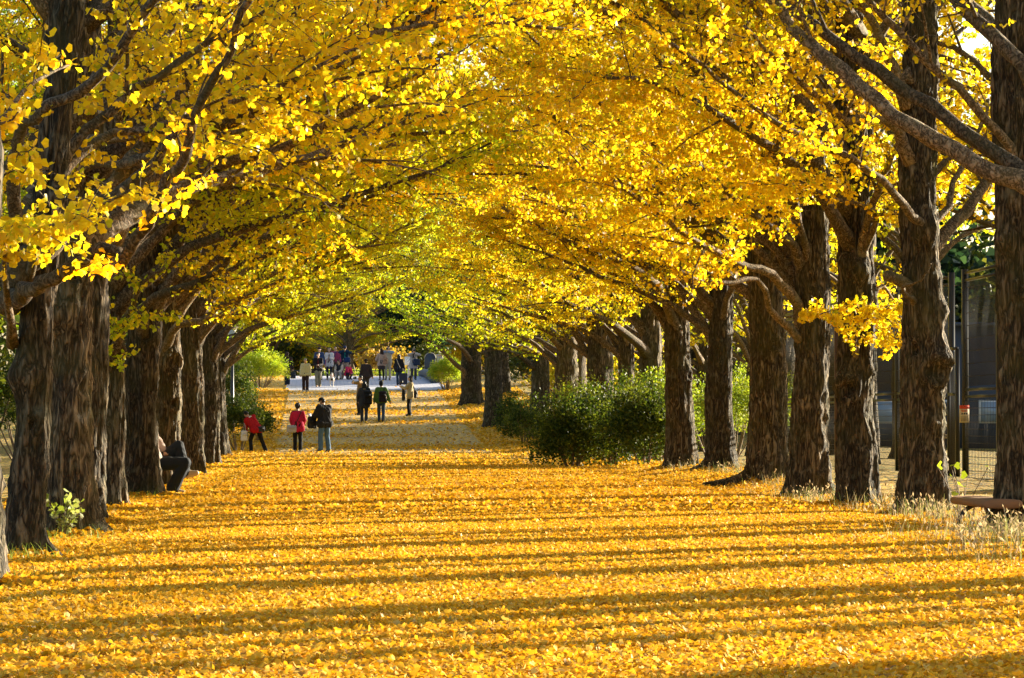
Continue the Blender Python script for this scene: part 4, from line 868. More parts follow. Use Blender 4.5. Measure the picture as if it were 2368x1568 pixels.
lw = empty('low_wall', (X(975, 170), 170, gzf(6, 170))); tag(lw, 'low blue-grey wall with rounded end at the edge of the paving', 'wall')
m = MB(); ya = np.linspace(-5, 7, 16); m.tube(np.stack([np.linspace(.55, .25, 16), ya, np.interp(170 + ya, _yy, _zz) - lw.location.z + .16 + .1 * np.sin(np.linspace(0, 3, 16))], -1), .24, 14); m.build('coping', M_STONE, lw, smooth=True)
rl = empty('guard_rail', (3, 188, gzf(3, 188))); tag(rl, 'low dark guard rail with short posts along the crest', 'railing')
for z, k in ((.50, .06), (.25, .03)): m = MB(); m.box((0, 0, z), (17, .05, k)); m.build('rail', M_BLACK, rl)
for s in np.linspace(-8.4, 8.4, 13): m = MB(); m.box((s, 0.03, .25), (.08, .03, .56)); m.build('post', M_BLACK, rl)
bl = empty('balustrade', (X(958, 187), 187, gzf(3, 187))); tag(bl, 'short pale balustrade behind the rolling suitcase', 'railing')
m = MB(); m.box((0, 0, .48), (2.4, .06, .05)); m.build('rail', M_STONE, bl)
for s in np.linspace(-1.1, 1.1, 9): m = MB(); m.box((s, 0, .23), (.05, .04, .45)); m.build('baluster', M_PALE, bl)
ck = empty('clock', (X(944, 184), 184, gzf(3, 184))); tag(ck, 'square white clock with dash marks on a post behind the photographer', 'clock')
m = MB(); m.box((0, 0, .4), (.1, .1, .8)); m.build('post', M_PALE, ck); m = MB(); m.box((0, .06, 1.03), (.5, .22, .5)); m.build('case', simple('clock_case', (.55, .47, .28), .5), ck)
m = MB(); m.box((.02, -.056, 1.03), (.44, .01, .46)); m.build('face', M_WHITE, ck); m = MB()
for h in range(12): a = h * PI / 6; m.box((.02 + .16 * math.sin(a), -.064, 1.03 + .17 * math.cos(a)), (.02, .004, .05), M=Matrix.Rotation(a, 3, 'Y'))
m.build('dash_marks', M_INK, ck); m = MB(); m.box((.05, -.064, 1.08), (.018, .004, .13), M=Matrix.Rotation(.5, 3, 'Y')); m.box((-.02, -.069, 1.0), (.018, .004, .1), M=Matrix.Rotation(1.0, 3, 'Y')); m.build('clock_hand', M_INK, ck)
# low thicket that closes the gaps under the far crowns
KINDS['thicket'] = wood_tree_parts(230, 'wood', (2.6, 2.0, 1.7), -.6, 110, 30, .2); KINDS['golden'] = wood_tree_parts(231, 'yellow', (2.6, 2.0, 1.9), -.5, 110, 30, .2)
r_ = np.random.default_rng(23)
for i in range(15):
    wood_tree(-19 + i * 3.1 + r_.uniform(-.6, .6), 206 + r_.uniform(0, 22), ['golden', 'golden', 'thicket'][i % 3], ['golden bush of the thicket behind the plaza', 'golden bush of the thicket behind the plaza', 'deep green bush of the thicket behind the plaza'][i % 3], 'thicket behind the plaza', 1.0 + .25 * (i % 4), name='bush', rz=r_.uniform(0, 6))
for i in range(16):
    wood_tree(19 + i * 5.2 + r_.uniform(-1, 1), 150 + r_.uniform(0, 25), 'thicket', 'dark bush of the thicket far beyond the fence', 'thicket beyond the fence', 1.3 + .2 * (i % 4), name='bush', rz=r_.uniform(0, 6))
for i in range(12):
    x = 19.5 + 2.9 * i
    wood_tree(x + r_.uniform(-.6, .6), 130 + .6 * (x - 20) + r_.uniform(-1.5, 4), ['wood', 'evergreen', 'conifer'][i % 3], 'dark tree standing in the shade close beyond the fence', 'trees close beyond the fence', 1.4 + .15 * (i % 3), rz=r_.uniform(0, 6))
    wood_tree(x + 1.4, 136 + .6 * (x - 20) + r_.uniform(-1, 1), 'thicket', 'dark bush filling the wood close beyond the fence', 'bushes close beyond the fence', 1.2, name='bush', rz=r_.uniform(0, 6))
for i in range(9):
    wood_tree(11.5 + 1.3 * (i % 3) + r_.uniform(-.4, .4), 108 + 9 * i, ['thicket', 'golden'][i % 2], ['dark bush beside the far sunny-side trunks', 'golden bush beside the far sunny-side trunks'][i % 2], 'bushes beside the far sunny-side trunks', .8, name='bush', rz=r_.uniform(0, 6))
# ================================================================== people
def remesh(mb, name, mat, vox, sm=2, fold=0.0, seed=0, parent=None):
    me = mb.mesh('tmp', None); ob = bpy.data.objects.new('tmp', me); COL.objects.link(ob)
    md = ob.modifiers.new('r', 'REMESH'); md.mode = 'VOXEL'; md.voxel_size = vox
    if sm: s = ob.modifiers.new('s', 'SMOOTH'); s.iterations = sm; s.factor = .5
    dg = bpy.context.evaluated_depsgraph_get(); dg.update()
    out = bpy.data.meshes.new_from_object(ob.evaluated_get(dg)); bpy.data.objects.remove(ob); bpy.data.meshes.remove(me)
    n = len(out.vertices); V = np.empty(n * 3, np.float32); out.vertices.foreach_get('co', V); V = V.reshape(-1, 3)
    if fold:
        N = np.empty(n * 3, np.float32); out.vertices.foreach_get('normal', N); N = N.reshape(-1, 3); s = seed * 1.7
        d = np.sin(V[:, 2] * 34 + 9 * np.sin(V[:, 0] * 11 + s) + s) * .5 + np.sin(V[:, 0] * 42 + V[:, 2] * 17 + 5 * np.sin(V[:, 1] * 14) + s) * .5
        V = V + N * (fold * d)[:, None]; out.vertices.foreach_set('co', V.ravel().astype(np.float32))
    out.polygons.foreach_set('use_smooth', np.ones(len(out.polygons), bool)); out.materials.clear(); out.materials.append(mat); out.name = name
    return link(name, out, parent)
def cap(mb, p, q, r, s, n=10):
    p = np.array(p, float); q = np.array(q, float); d = q - p; L = np.linalg.norm(d) + 1e-6; d = d / L
    P = [p - d * r * c for c in (.99, .75, .4)] + [p, p * .5 + q * .5, q] + [q + d * s * c for c in (.4, .75, .99)]
    mb.tube(np.array(P), [r * .14, r * .66, r * .92, r, (r + s) / 2, s, s * .92, s * .66, s * .14], n)
def ik(a, b, l1, l2, pole):
    a = np.array(a, float); b = np.array(b, float); d = b - a; L = np.linalg.norm(d)
    if L > (l1 + l2) * .995: b = a + d / L * (l1 + l2) * .995; d = b - a; L = np.linalg.norm(d)
    u = d / L; x = (l1 * l1 - l2 * l2 + L * L) / (2 * L); h = math.sqrt(max(l1 * l1 - x * x, 1e-6))
    pl = np.array(pole, float); pl = pl - u * (pl @ u); pl /= np.linalg.norm(pl) + 1e-9
    return a + u * x + pl * h, b
MATS = {}
def cloth(c, rough=.85, spec=.2):
    k = (tuple(c), rough)
    if k not in MATS: MATS[k] = simple('cloth', c, rough, noise=.22, nscale=25, bump=.002, spec=spec)
    return MATS[k]
M_SKIN = simple('skin', (.52, .30, .19), .5, spec=.4); M_HAIR = simple('hair', (.012, .009, .008), .4, noise=.3, nscale=60, bump=.003)
M_EYE = simple('eye_dark', (.01, .008, .006), .2); M_LIP = simple('lip', (.36, .13, .10), .5)
def person(pos, face, h, label, top=(.02, .02, .02), bot=(.015, .015, .018), hem=.82, shoe=(.02, .02, .02), hair='short', haircol=None, hat=None, hatcol=(.01, .01, .012),
           feet=((-.10, 0, 0), (.10, 0, 0)), hands=((-.27, .05, .80), (.27, .05, .80)), lean=0., side=0., nod=0., turn=0., hip=None, bulk=1.0, collar=None, inner=None, skirt=False,
           legs_r=1.0, vox=.012, sleeve=None, pitch_feet=(0, 0), flare=1.0, seat=False, group=None, elbow=((-.6, -.8, -.3), (.6, -.8, -.3))):
    sc = h / 1.70
    t = empty('person', pos, face); t.scale = (sc,) * 3; tag(t, label, 'person', group)
    hipc = np.array(hip if hip is not None else (0, 0, .948 - .5 * max(0, abs(feet[0][1] - feet[1][1]) - .2) * .3))
    Rm = np.array(Matrix.Rotation(-lean, 3, 'X')) @ np.array(Matrix.Rotation(side, 3, 'Y'))
    def U(p): return hipc + Rm @ (np.array(p, float) - [0, 0, .92])
    sh = [U((s * .175, -.01, 1.395)) for s in (-1, 1)]; neck = U((0, -.005, 1.42)); hc0 = U((0, .02, 1.50))
    Hm = np.array(Matrix.Rotation(-turn, 3, 'Z')) @ np.array(Matrix.Rotation(-lean - nod, 3, 'X')) @ np.array(Matrix.Rotation(side, 3, 'Y'))
    def H(p): return hc0 + Hm @ np.array(p, float)
    hips = [hipc + np.array([s * .088, 0, -.02]) for s in (-1, 1)]
    ank = [np.array(f, float) + [0, 0, .085] for f in feet]
    kn = [ik(hips[i], ank[i], .43, .42, (.12 * (-1, 1)[i], 1, .1)) for i in (0, 1)]
    el = [ik(sh[i], hands[i], .285, .26, elbow[i]) for i in (0, 1)]
    def foot(mb, i, r0, infl=0.0):
        a = kn[i][1]; dr = np.array([.06 * (-1, 1)[i], 1, 0]); dr /= np.linalg.norm(dr); pf = pitch_feet[i]; f = dr * math.cos(pf) + np.array([0, 0, math.sin(pf)]); up = np.array([0, 0, 1]) * math.cos(pf) - dr * math.sin(pf)
        heel = a - f * .035 - up * .045; ball = a + f * .11 - up * .055; toe = a + f * .17 - up * .060
        cap(mb, a, heel, .040 + infl, .036 + infl); cap(mb, heel, ball, .036 + infl, .040 + infl); cap(mb, ball, toe, .040 + infl, .028 + infl); cap(mb, a, ball, .038 + infl, .036 + infl)
    # ---- one continuous body
    b = MB()
    for x in (-.09, 0, .09): cap(b, U((x, 0, 1.30)), U((x * .8, 0, 1.08)), .095, .085); cap(b, U((x * .8, 0, 1.08)), hipc + np.array([x, 0, 0]), .085, .095)
    cap(b, sh[0], sh[1], .055, .055); cap(b, neck - Rm @ np.array([0, 0, .05]), H((0, .0, .04)), .056, .052)
    b.ball(H((0, .005, .135)), (.073, .088, .100), 16, 12); b.ball(H((0, .03, .075)), (.054, .066, .062), 12, 8)
    cap(b, H((0, .092, .125)), H((0, .108, .092)), .010, .015); b.ball(H((0, .085, .055)), (.024, .014, .012)); b.ball(H((0, .080, .028)), (.022, .016, .018))
    for s in (-1, 1): b.ball(H((s * .076, -.005, .11)), (.012, .022, .034), 8, 6)
    for i in (0, 1):
        cap(b, sh[i], el[i][0], .046, .038); cap(b, el[i][0], el[i][1], .037, .027); cap(b, hips[i], kn[i][0], .078, .054); cap(b, kn[i][0], kn[i][1], .052, .036); foot(b, i, .036)
        d = unit(el[i][1] - el[i][0]); w_ = el[i][1]; s = (-1, 1)[i]; lat = unit(np.cross(d, [0.01, s * .2, 1.0])); nor = np.cross(lat, d); pl = w_ + d * .075
        cap(b, w_ + d * .02, pl, .026, .034); 
        for k in range(4):
            o = lat * (k - 1.5) * .019; ln = (.062, .075, .070, .055)[k]; p0 = pl + o; p1 = p0 + d * ln * .55 + nor * .006; p2 = p1 + (d * .5 + nor * .85) * ln * .5
            cap(b, p0, p1, .0105, .0095, 8); cap(b, p1, p2, .0095, .008, 8)
        q = w_ + d * .03 + lat * .03; q1 = q + (lat * .7 + d * .7) * .035; cap(b, q, q1, .013, .011, 8); cap(b, q1, q1 + (d * .9 + nor * .3) * .03, .011, .009, 8)
    body = remesh(b, 'body', M_SKIN, vox * .85, 1, parent=t)
    for s in (-1, 1): m = MB(); m.ball(H((s * .031, .086, .137)), (.013, .008, .006), 8, 6); m.build('eye', M_EYE, body)
    m = MB(); m.ball(H((0, .099, .056)), (.020, .006, .006), 8, 6); m.build('mouth', M_LIP, body)
    # ---- trousers or tights
    j = MB(); w_ = .018 * legs_r
    for x in (-.07, .07): cap(j, hipc + Rm @ np.array([x * .9, 0, .14]), hipc + np.array([x, 0, -.02]), .103 * min(bulk, 1.15), .112 * min(bulk, 1.15))
    for i in (0, 1):
        cap(j, hips[i], kn[i][0], .088 + w_, .058 + w_); e = kn[i][1] + unit(kn[i][0] - kn[i][1]) * .02; cap(j, kn[i][0], e, .058 + w_, .044 + w_ * 1.5 * flare); cap(j, e, e + np.array([0, 0, -.012]), .044 + w_ * 1.5 * flare, .044 + w_ * 1.5 * flare)
    remesh(j, 'trousers', cloth(bot), vox, 2, .004, h * 10, t)
    for i in (0, 1): m = MB(); foot(m, i, .04, .012); remesh(m, 'shoe', cloth(shoe, .5, .4), vox, 1, parent=t)
    # ---- jacket or coat
    j = MB(); B = .020 * bulk
    for x in (-.10, -.035, .035, .10):
        cap(j, U((x, -.005, 1.33)), U((x * .95, 0, 1.10)), .088 + B, .090 + B); cap(j, U((x * .95, 0, 1.10)), U((x * 1.05, .0, max(hem + .09, .92))), .090 + B, .100 + B)
    if hem < .82 and not seat:
        zz = hem
        for x in (-.11, 0, .11): cap(j, U((x, 0, .93)), hipc + np.array([x * 1.12, .0, zz - .92 + .10]), .100 + B, .105 + B * 1.4)
    cap(j, sh[0] * .93 + neck * .07, sh[1] * .93 + neck * .07, .068 + B * .6, .068 + B * .6)
    for s in (-1, 1): cap(j, U((s * .04, 0, 1.41)), U((s * .13, -.005, 1.37)), .062, .062)
    for i in (0, 1):
        if sleeve is None: cap(j, sh[i], el[i][0], .058 + B, .048 + B); cap(j, el[i][0], el[i][1] - unit(el[i][1] - el[i][0]) * .01, .047 + B, .036 + B)
    remesh(j, 'jacket', cloth(top), vox, 2, .006, h * 7 + top[0] * 90, t)
    if sleeve is not None:
        for i in (0, 1): m = MB(); cap(m, sh[i], el[i][0], .058 + B, .048 + B); cap(m, el[i][0], el[i][1], .047 + B, .036 + B); remesh(m, 'sleeve', cloth(sleeve), vox, 2, .004, 3, t)
    if collar is not None: m = MB(); m.tube(np.array([U((.085 * math.cos(a), .01 + .085 * math.sin(a), 1.425 + .012 * math.sin(a))) for a in np.linspace(0, 2 * PI, 17)]), .030, 8); cap(m, U((.03, .10, 1.40)), U((.05, .135, 1.20)), .028, .024); m.build('scarf', cloth(collar), t, smooth=True)
    if inner is not None: m = MB(); cap(m, U((0, .085, 1.36)), U((0, .10, 1.0)), .035, .045); remesh(m, 'shirt', cloth(inner), vox, 1, parent=t)
    if skirt: m = MB(); [cap(m, hipc + np.array([x, 0, .05]), hipc + np.array([x * 1.3, .0, -.26]), .112, .115) for x in (-.08, 0, .08)]; remesh(m, 'skirt', cloth(skirt), vox, 2, .004, 2, t)
    # ---- hair and hat
    if hair:
        m = MB(); m.ball(H((0, -.016, .155)), (.086, .094, .096), 16, 12); m.ball(H((0, -.045, .10)), (.078, .062, .075), 14, 10)
        if hair == 'curly':
            rr = np.random.default_rng(int(h * 100)); [m.ball(H((.085 * math.cos(a) * math.cos(e), -.02 + .09 * math.sin(a) * math.cos(e), .155 + .09 * math.sin(e))), (.036,) * 3, 8, 6) for a, e in zip(rr.uniform(PI * .9, PI * 2.1, 26), rr.uniform(-.5, 1.4, 26))]
        if hair in ('bob', 'long'):
            dn = {'bob': -.02, 'long': -.24}[hair]
            for s in (-1, 0, 1): cap(m, H((s * .06, -.045, .12)), H((s * .065, -.055 - (.03 if hair == 'long' else 0), dn)), .050, .045)
        hm = M_HAIR if haircol is None else cloth(haircol, .6)
        # keep the face free: hair vertices in front of the face are pushed back
        o = remesh(m, 'hair', hm, vox * .9, 1, .003, 5, t); me = o.data; n = len(me.vertices); V = np.empty(n * 3, np.float32); me.vertices.foreach_get('co', V); V = V.reshape(-1, 3)
        L = (V - hc0) @ Hm; k = (L[:, 1] > .045) & (L[:, 2] < .185); L[k, 1] = .045; V = hc0 + L @ Hm.T; me.vertices.foreach_set('co', V.astype(np.float32).ravel())
    if hat:
        m = MB(); n = 16; th = np.linspace(0, 2 * PI, n, endpoint=False)
        if hat == 'hood' or hat == 'beanie': m.ball(H((0, -.015, .155)), (.100, .108, .112), 16, 12); m.ball(H((0, -.03, .10)), (.092, .085, .09), 14, 10)
        else:
            m.ball(H((0, -.005, .175)), (.094, .104, .078), 16, 12)
            if hat == 'cap': m.ball(H((0, .10, .165)), (.062, .085, .010), 14, 6)
            if hat == 'brim': m.ball(H((0, 0, .165)), (.135, .15, .012), 18, 6)
        o = remesh(m, 'hat', cloth(hatcol), vox * .9, 1, parent=t)
        if hat in ('hood', 'beanie'):
            me = o.data; n = len(me.vertices); V = np.empty(n * 3, np.float32); me.vertices.foreach_get('co', V); V = V.reshape(-1, 3); L = (V - hc0) @ Hm; k = (L[:, 1] > .06) & (L[:, 2] < .19); L[k, 1] = .06; V = hc0 + L @ Hm.T; me.vertices.foreach_set('co', V.astype(np.float32).ravel())
    t['_'] = 0; del t['_']
    def Wp(p): return np.array(t.matrix_basis @ Vector(p))
    bpy.context.view_layer.update()
    t_info = dict(t=t, U=lambda p: np.array(t.matrix_world @ Vector(U(p))), H=lambda p: np.array(t.matrix_world @ Vector(H(p))), hand=[np.array(t.matrix_world @ Vector(el[i][1] + unit(el[i][1] - el[i][0]) * .07)) for i in (0, 1)], L=lambda p: np.array(t.matrix_world @ Vector(p)), sc=sc, face=face)
    return t_info
def bag(P, p, size, col, label, name='shoulder_bag', strap=None, rz=None, cat='bag', vox=.012, strapcol=None, slump=.2):
    """soft bag centred at the world point p; strap = list of world points it runs through"""
    t = empty(name, tuple(p), P['face'] if rz is None else rz); tag(t, label, cat); w_, d, hh = [s / 2 for s in size]
    m = MB(); r = min(d, .07)
    for x in np.linspace(-w_ + r, w_ - r, 4): cap(m, (x * (1 - slump), 0, hh - r), (x, 0, -hh + r), r * .85, r)
    for z in np.linspace(-hh + r, hh - r, 3): cap(m, (-w_ + r, 0, z), (w_ - r, 0, z), r, r)
    remesh(m, 'pouch', cloth(col, .7), vox, 3, .005, 4, t)
    m = MB(); m.box((0, -d * .98, hh * .25), (w_ * 1.2, .02, hh * .5)); m.build('pocket', cloth(tuple(c * .8 for c in col), .7), t)
    if strap is not None:
        Mi = np.array((Matrix.Translation(Vector(p)) @ Matrix.Rotation(t.rotation_euler.z, 4, 'Z')).inverted()); q = np.array([(Mi @ np.r_[np.array(s), 1])[:3] for s in strap])
        m = MB(); m.tube(resample(q, 18), .013, 6); m.build('strap', cloth(strapcol or tuple(c * .6 for c in col), .7), t, smooth=True)
    return t
def spot(xd, yd): p = on_ground(xd, yd); p.z += .036 if p.x > -1.5 and p.x < 5.8 else 0; return p
BACK, FRONT = 0.0, PI
# --- three near figures
p = person(spot(588, 1047.5), .35, 1.60, 'person in red jacket and black trousers bending over, with a white scarf', top=(.36, .008, .012), bot=(.008, .008, .01), hem=.80, lean=.42, side=-.42, nod=.5,
           feet=((-.10, .05, 0), (.42, -.05, 0)), hip=(.06, -.04, .86), hands=((-.12, .46, .66), (.02, .44, .70)), collar=(.6, .6, .62), hair='short')
bag(p, p['L']((-.36, .10, .62)), (.24, .10, .36), (.62, .62, .64), 'white cloth tote bag hanging from the bending person in the red jacket', name='tote_bag', strap=[p['L']((-.40, .10, .78)), p['U']((-.17, .05, 1.40)), p['L']((-.30, .12, .78))])
bag(p, p['L']((.22, -.12, .86)), (.26, .10, .2), (.03, .03, .035), 'black waist bag at the hip of the bending person', name='waist_bag')
p = person(spot(688, 1047.5), 0.0, 1.58, 'person in magenta coat and black trousers seen from behind, short curly hair', top=(.42, .012, .055), bot=(.008, .008, .01), hem=.72, hair='curly', nod=.35, hands=((-.20, .26, 1.0), (.20, .26, 1.0)), bulk=1.25, shoe=(.30, .27, .2), feet=((-.09, 0, 0), (.10, -.02, 0)))
bag(p, p['L']((-.22, -.14, .84)), (.34, .13, .26), (.34, .33, .36), 'pale grey crossbody bag with dark trim on the magenta coat', strap=[p['L']((-.12, -.17, .95)), p['U']((.04, -.165, 1.22)), p['U']((.13, -.06, 1.46)), p['U']((.10, .13, 1.3))], strapcol=(.02, .015, .02))
p = person(spot(750, 1048), .55, 1.80, 'large person in a black puffy jacket, jeans and peaked cap, looking down', top=(.012, .013, .016), bot=(.055, .11, .19), hem=.80, hat='cap', hair='short', nod=.45, turn=-.35, bulk=2.6, hands=((-.18, .36, 1.12), (.10, .36, 1.1)), legs_r=1.3, feet=((-.13, .02, 0), (.14, -.03, 0)), lean=.08, flare=1.0)
bag(p, p['L']((-.33, .22, .95)), (.36, .16, .42), (.012, .012, .014), 'black shoulder bag hanging in front of the large person in the puffy jacket', strap=[p['L']((-.3, .2, 1.1)), p['U']((-.2, .0, 1.5)), p['U']((.05, -.2, 1.25))])
m = empty('booklet', tuple(p['L']((-.20, .45, 1.15))), .55); tag(m, 'white paper booklet held by the large person in the puffy jacket', 'booklet')
q = MB(); q.box((-.06, 0, 0), (.13, .012, .19)); q.build('page', M_WHITE, m).rotation_euler = (-.6, 0, .15); q = MB(); q.box((.07, 0, 0), (.13, .012, .19)); q.build('page', M_WHITE, m).rotation_euler = (-.6, 0, -.15)
# --- group half way up
p = person(spot(832, 962), PI * .62, 1.62, 'person in a tan coat lifting a camera to the face with elbows out', top=(.22, .14, .06), bot=(.012, .012, .014), hem=.62, hands=((-.10, .30, 1.44), (.10, .30, 1.44)), elbow=((-1, -.1, .1), (1, -.1, .1)), hair='short', lean=-.05)
camera_at = lambda P, lab: None
def camera_held(P, lab, off=(0, .24, .115)):
    c = empty('camera', tuple(P['H'](off)), P['face']); tag(c, lab, 'camera'); m = MB(); m.box((0, 0, 0), (.13, .06, .085)); m.box((0, 0, .052), (.05, .05, .03)); m.build('case', M_BLACK, c); m = MB(); m.tube(np.array([[0, .02, 0], [0, .10, 0]]), .032, 12); m.build('lens', M_BLACK, c)
camera_held(p, 'small black camera held up by the person in the tan coat')
p = person(spot(842, 979), .05, 1.62, 'person in a dark tweed coat walking away under a huge black backpack', top=(.035, .035, .038), bot=(.03, .035, .045), hem=.62, hair='bob', collar=(.25, .17, .08), feet=((-.09, .12, 0), (.07, -.16, .02)), shoe=(.08, .045, .025), hands=((-.25, .10, .92), (.24, .12, .95)), bulk=1.2)
bag(p, p['L']((.14, -.24, 1.06)), (.36, .26, .58), (.008, .008, .009), 'huge black backpack on the person in the dark tweed coat', name='backpack', strap=[p['U']((.1, -.2, 1.30)), p['U']((.13, -.05, 1.49)), p['U']((.13, .12, 1.3)), p['U']((.15, -.08, 1.0))])
p = person(spot(881, 978), 0, 1.64, 'person in a green hooded jacket with the dark hood up, walking away', top=(.09, .16, .03), bot=(.035, .06, .10), hem=.80, hair=None, hat='hood', hatcol=(.012, .012, .013), feet=((-.08, .10, 0), (.08, -.20, .03)), pitch_feet=(0, -.4), hands=((-.30, .02, .82), (.38, .0, .82)), bulk=1.3)
bag(p, p['L']((.06, -.21, 1.08)), (.32, .2, .46), (.02, .012, .014), 'black backpack with a dark red panel on the green hooded jacket', name='backpack', strap=[p['U']((.1, -.18, 1.28)), p['U']((.14, -.02, 1.47)), p['U']((.14, .11, 1.3)), p['U']((.15, -.1, 1.05))])
p = person(spot(948, 964), PI * .42, 1.64, 'person in a beige jacket and black trousers taking a picture sideways', top=(.42, .32, .17), bot=(.008, .008, .01), hem=.74, hair='bob', hands=((-.08, .38, 1.28), (.10, .38, 1.26)), lean=-.03, feet=((-.09, .02, 0), (.09, .02, 0)), bulk=1.3)
camera_held(p, 'small silver camera held before the person in the beige jacket', (0, .36, -.04))
bag(p, p['L']((.02, .30, .98)), (.30, .22, .62), (.03, .024, .02), 'dark coat draped over the arm of the person in the beige jacket', name='folded_coat', cat='coat', slump=.35)
bag(p, p['L']((.02, -.24, .95)), (.26, .14, .34), (.03, .022, .02), 'dark shoulder bag behind the person in the beige jacket', strap=[p['L']((.02, -.24, 1.1)), p['U']((.14, -.03, 1.46)), p['L']((.05, -.2, 1.1))])
p = person(spot(846, 913), .1, 1.66, 'person in a dark jacket and flat cap walking away up the paving', top=(.03, .025, .035), bot=(.03, .032, .04), hem=.78, hat='brim', hatcol=(.02, .016, .015), feet=((-.09, -.12, .02), (.09, .14, 0)), hands=((-.30, .02, .84), (.32, .0, .84)), bulk=1.3)
# --- on and below the crest
p = person(spot(922, 893), -.1, 1.56, 'person in a black coat with a pale bag strap, pulling a suitcase', top=(.01, .01, .012), bot=(.02, .04, .075), hem=.74, hair='bob', hands=((-.24, .05, .85), (.33, .05, .80)), bulk=1.3, shoe=(.12, .05, .03), feet=((-.07, 0, 0), (.08, -.06, 0)))
st_ = person_strap = None
bag(p, p['L']((.16, -.16, .88)), (.2, .09, .18), (.02, .02, .024), 'small black bag on a pale strap across the black coat', strap=[p['L']((.12, -.17, .95)), p['U']((-.02, -.16, 1.2)), p['U']((-.13, -.04, 1.46)), p['U']((-.1, .13, 1.3))], strapcol=(.6, .5, .36))
s_ = spot(930, 892.5); c = empty('suitcase', (s_.x + .04, s_.y - .35, gzf(s_.x, s_.y - .35) + .04), 0); tag(c, 'dark blue rolling suitcase standing on the paving', 'suitcase')
m = MB(); m.box((0, 0, .34), (.44, .27, .58)); remesh(m, 'case', cloth((.02, .022, .04), .5), .012, 6, parent=c)
m = MB(); m.tube(np.array([[-.09, .1, .6], [-.09, .1, .86], [.09, .1, .86], [.09, .1, .6]]), .011, 6); m.build('handle', M_BLACK, c)
for x in (-.15, .15): m = MB(); m.tube(np.array([[x - .015, -.04, .03], [x + .015, -.04, .03]]), .03, 10); m.build('wheel', M_BLACK, c)
p = person(spot(882, 881), .25, 1.66, 'person with long dark hair in a rose-beige coat, dark skirt and tights', top=(.42, .29, .23), bot=(.012, .012, .014), skirt=(.05, .035, .035), hem=.76, hair='long', haircol=(.03, .014, .010), legs_r=.1, shoe=(.2, .13, .1), hands=((-.22, .24, 1.1), (.24, .2, 1.0)), feet=((-.09, 0, 0), (.10, -.04, 0)), bulk=1.2)
bag(p, p['L']((.16, -.2, 1.08)), (.26, .16, .36), (.33, .19, .12), 'brown backpack on the rose-beige coat', name='backpack', strap=[p['U']((.1, -.18, 1.25)), p['U']((.13, -.03, 1.46)), p['U']((.14, .11, 1.3))])
p = person(spot(897, 880.5), PI * .92, 1.74, 'person in a cream vest with light blue sleeves holding a camera to the eye', top=(.50, .46, .36), sleeve=(.25, .34, .52), bot=(.42, .38, .30), hem=.82, hair='short', hands=((-.07, .22, 1.50), (.07, .22, 1.50)), shoe=(.05, .06, .08), bulk=1.2)
camera_held(p, 'black camera of the person in the cream vest')
p = person(spot(956, 880.5), PI * 1.04, 1.66, 'photographer on the crest in a long pale grey coat with a dark scarf', top=(.42, .38, .38), bot=(.05, .045, .06), hem=.58, hair='bob', collar=(.04, .03, .035), hands=((-.08, .22, 1.48), (.08, .22, 1.48)), elbow=((-1, -.2, -.4), (1, -.2, -.4)), shoe=(.01, .09, .09), bulk=1.2)
camera_held(p, 'black camera of the photographer in the pale grey coat')
bag(p, p['L']((-.14, .20, .98)), (.40, .18, .36), (.02, .035, .075), 'navy blue bag hung round the photographer in the pale grey coat', strap=[p['L']((-.1, .2, 1.1)), p['U']((.12, .0, 1.47)), p['U']((0, -.13, 1.2))])
p = person(spot(664, 891.5), .15, 1.68, 'person in a dark brown coat with a strap across the back, by the round bush', top=(.035, .02, .018), bot=(.015, .02, .04), hem=.66, hair='bob', haircol=(.05, .025, .02), hands=((-.26, .0, .84), (.30, .02, .80)), turn=.5, feet=((-.07, 0, 0), (.07, -.03, 0)), bulk=1.25)
bag(p, p['L']((-.08, -.14, .92)), (.2, .09, .18), (.03, .02, .02), 'small dark bag on a pale strap across the brown coat', strap=[p['L']((-.1, -.16, 1.0)), p['U']((.02, -.14, 1.25)), p['U']((.12, -.02, 1.46)), p['U']((.1, .12, 1.3))], strapcol=(.42, .36, .26))
bag(p, p['L']((.31, .0, .52)), (.3, .1, .32), (.04, .045, .055), 'dark grey handbag hanging from the hand of the brown coat', name='handbag', strap=[p['L']((.25, 0, .66)), p['L']((.31, 0, .76)), p['L']((.37, 0, .66))])
p = person(spot(706, 908), PI * 1.0, 1.60, 'grey-haired person in a cream zipped jacket and dark trousers walking down', top=(.58, .50, .27), bot=(.035, .018, .018), hem=.80, hair='short', haircol=(.30, .26, .20), hands=((-.26, .10, .82), (.26, .10, .82)), nod=.3, feet=((-.09, .10, 0), (.09, -.10, 0)), bulk=1.5, shoe=(.35, .30, .22), inner=(.55, .48, .22), legs_r=1.5)
p = person(spot(735, 897), PI * 1.0, 1.70, 'person in an open black jacket over a maroon shirt walking a dog', top=(.014, .012, .013), bot=(.20, .18, .12), hem=.78, hair='short', nod=.35, inner=(.10, .012, .016), hands=((-.06, .26, 1.12), (.06, .28, 1.12)), feet=((-.09, -.06, 0), (.06, .14, 0)), bulk=1.3, shoe=(.26, .13, .05), legs_r=1.3)
bag(p, p['L']((.25, .02, .82)), (.2, .12, .24), (.025, .02, .02), 'small dark bag at the hip of the dog walker', strap=[p['L']((.25, .02, .9)), p['U']((.1, .12, 1.2)), p['U']((-.1, .05, 1.47))])
dogw = p
p = person(spot(738, 880), PI * 1.03, 1.70, 'person in a blue jacket and dark cap half hidden behind the dog walker', top=(.03, .055, .14), bot=(.02, .03, .06), hat='cap', hatcol=(.012, .014, .03), bulk=1.6)
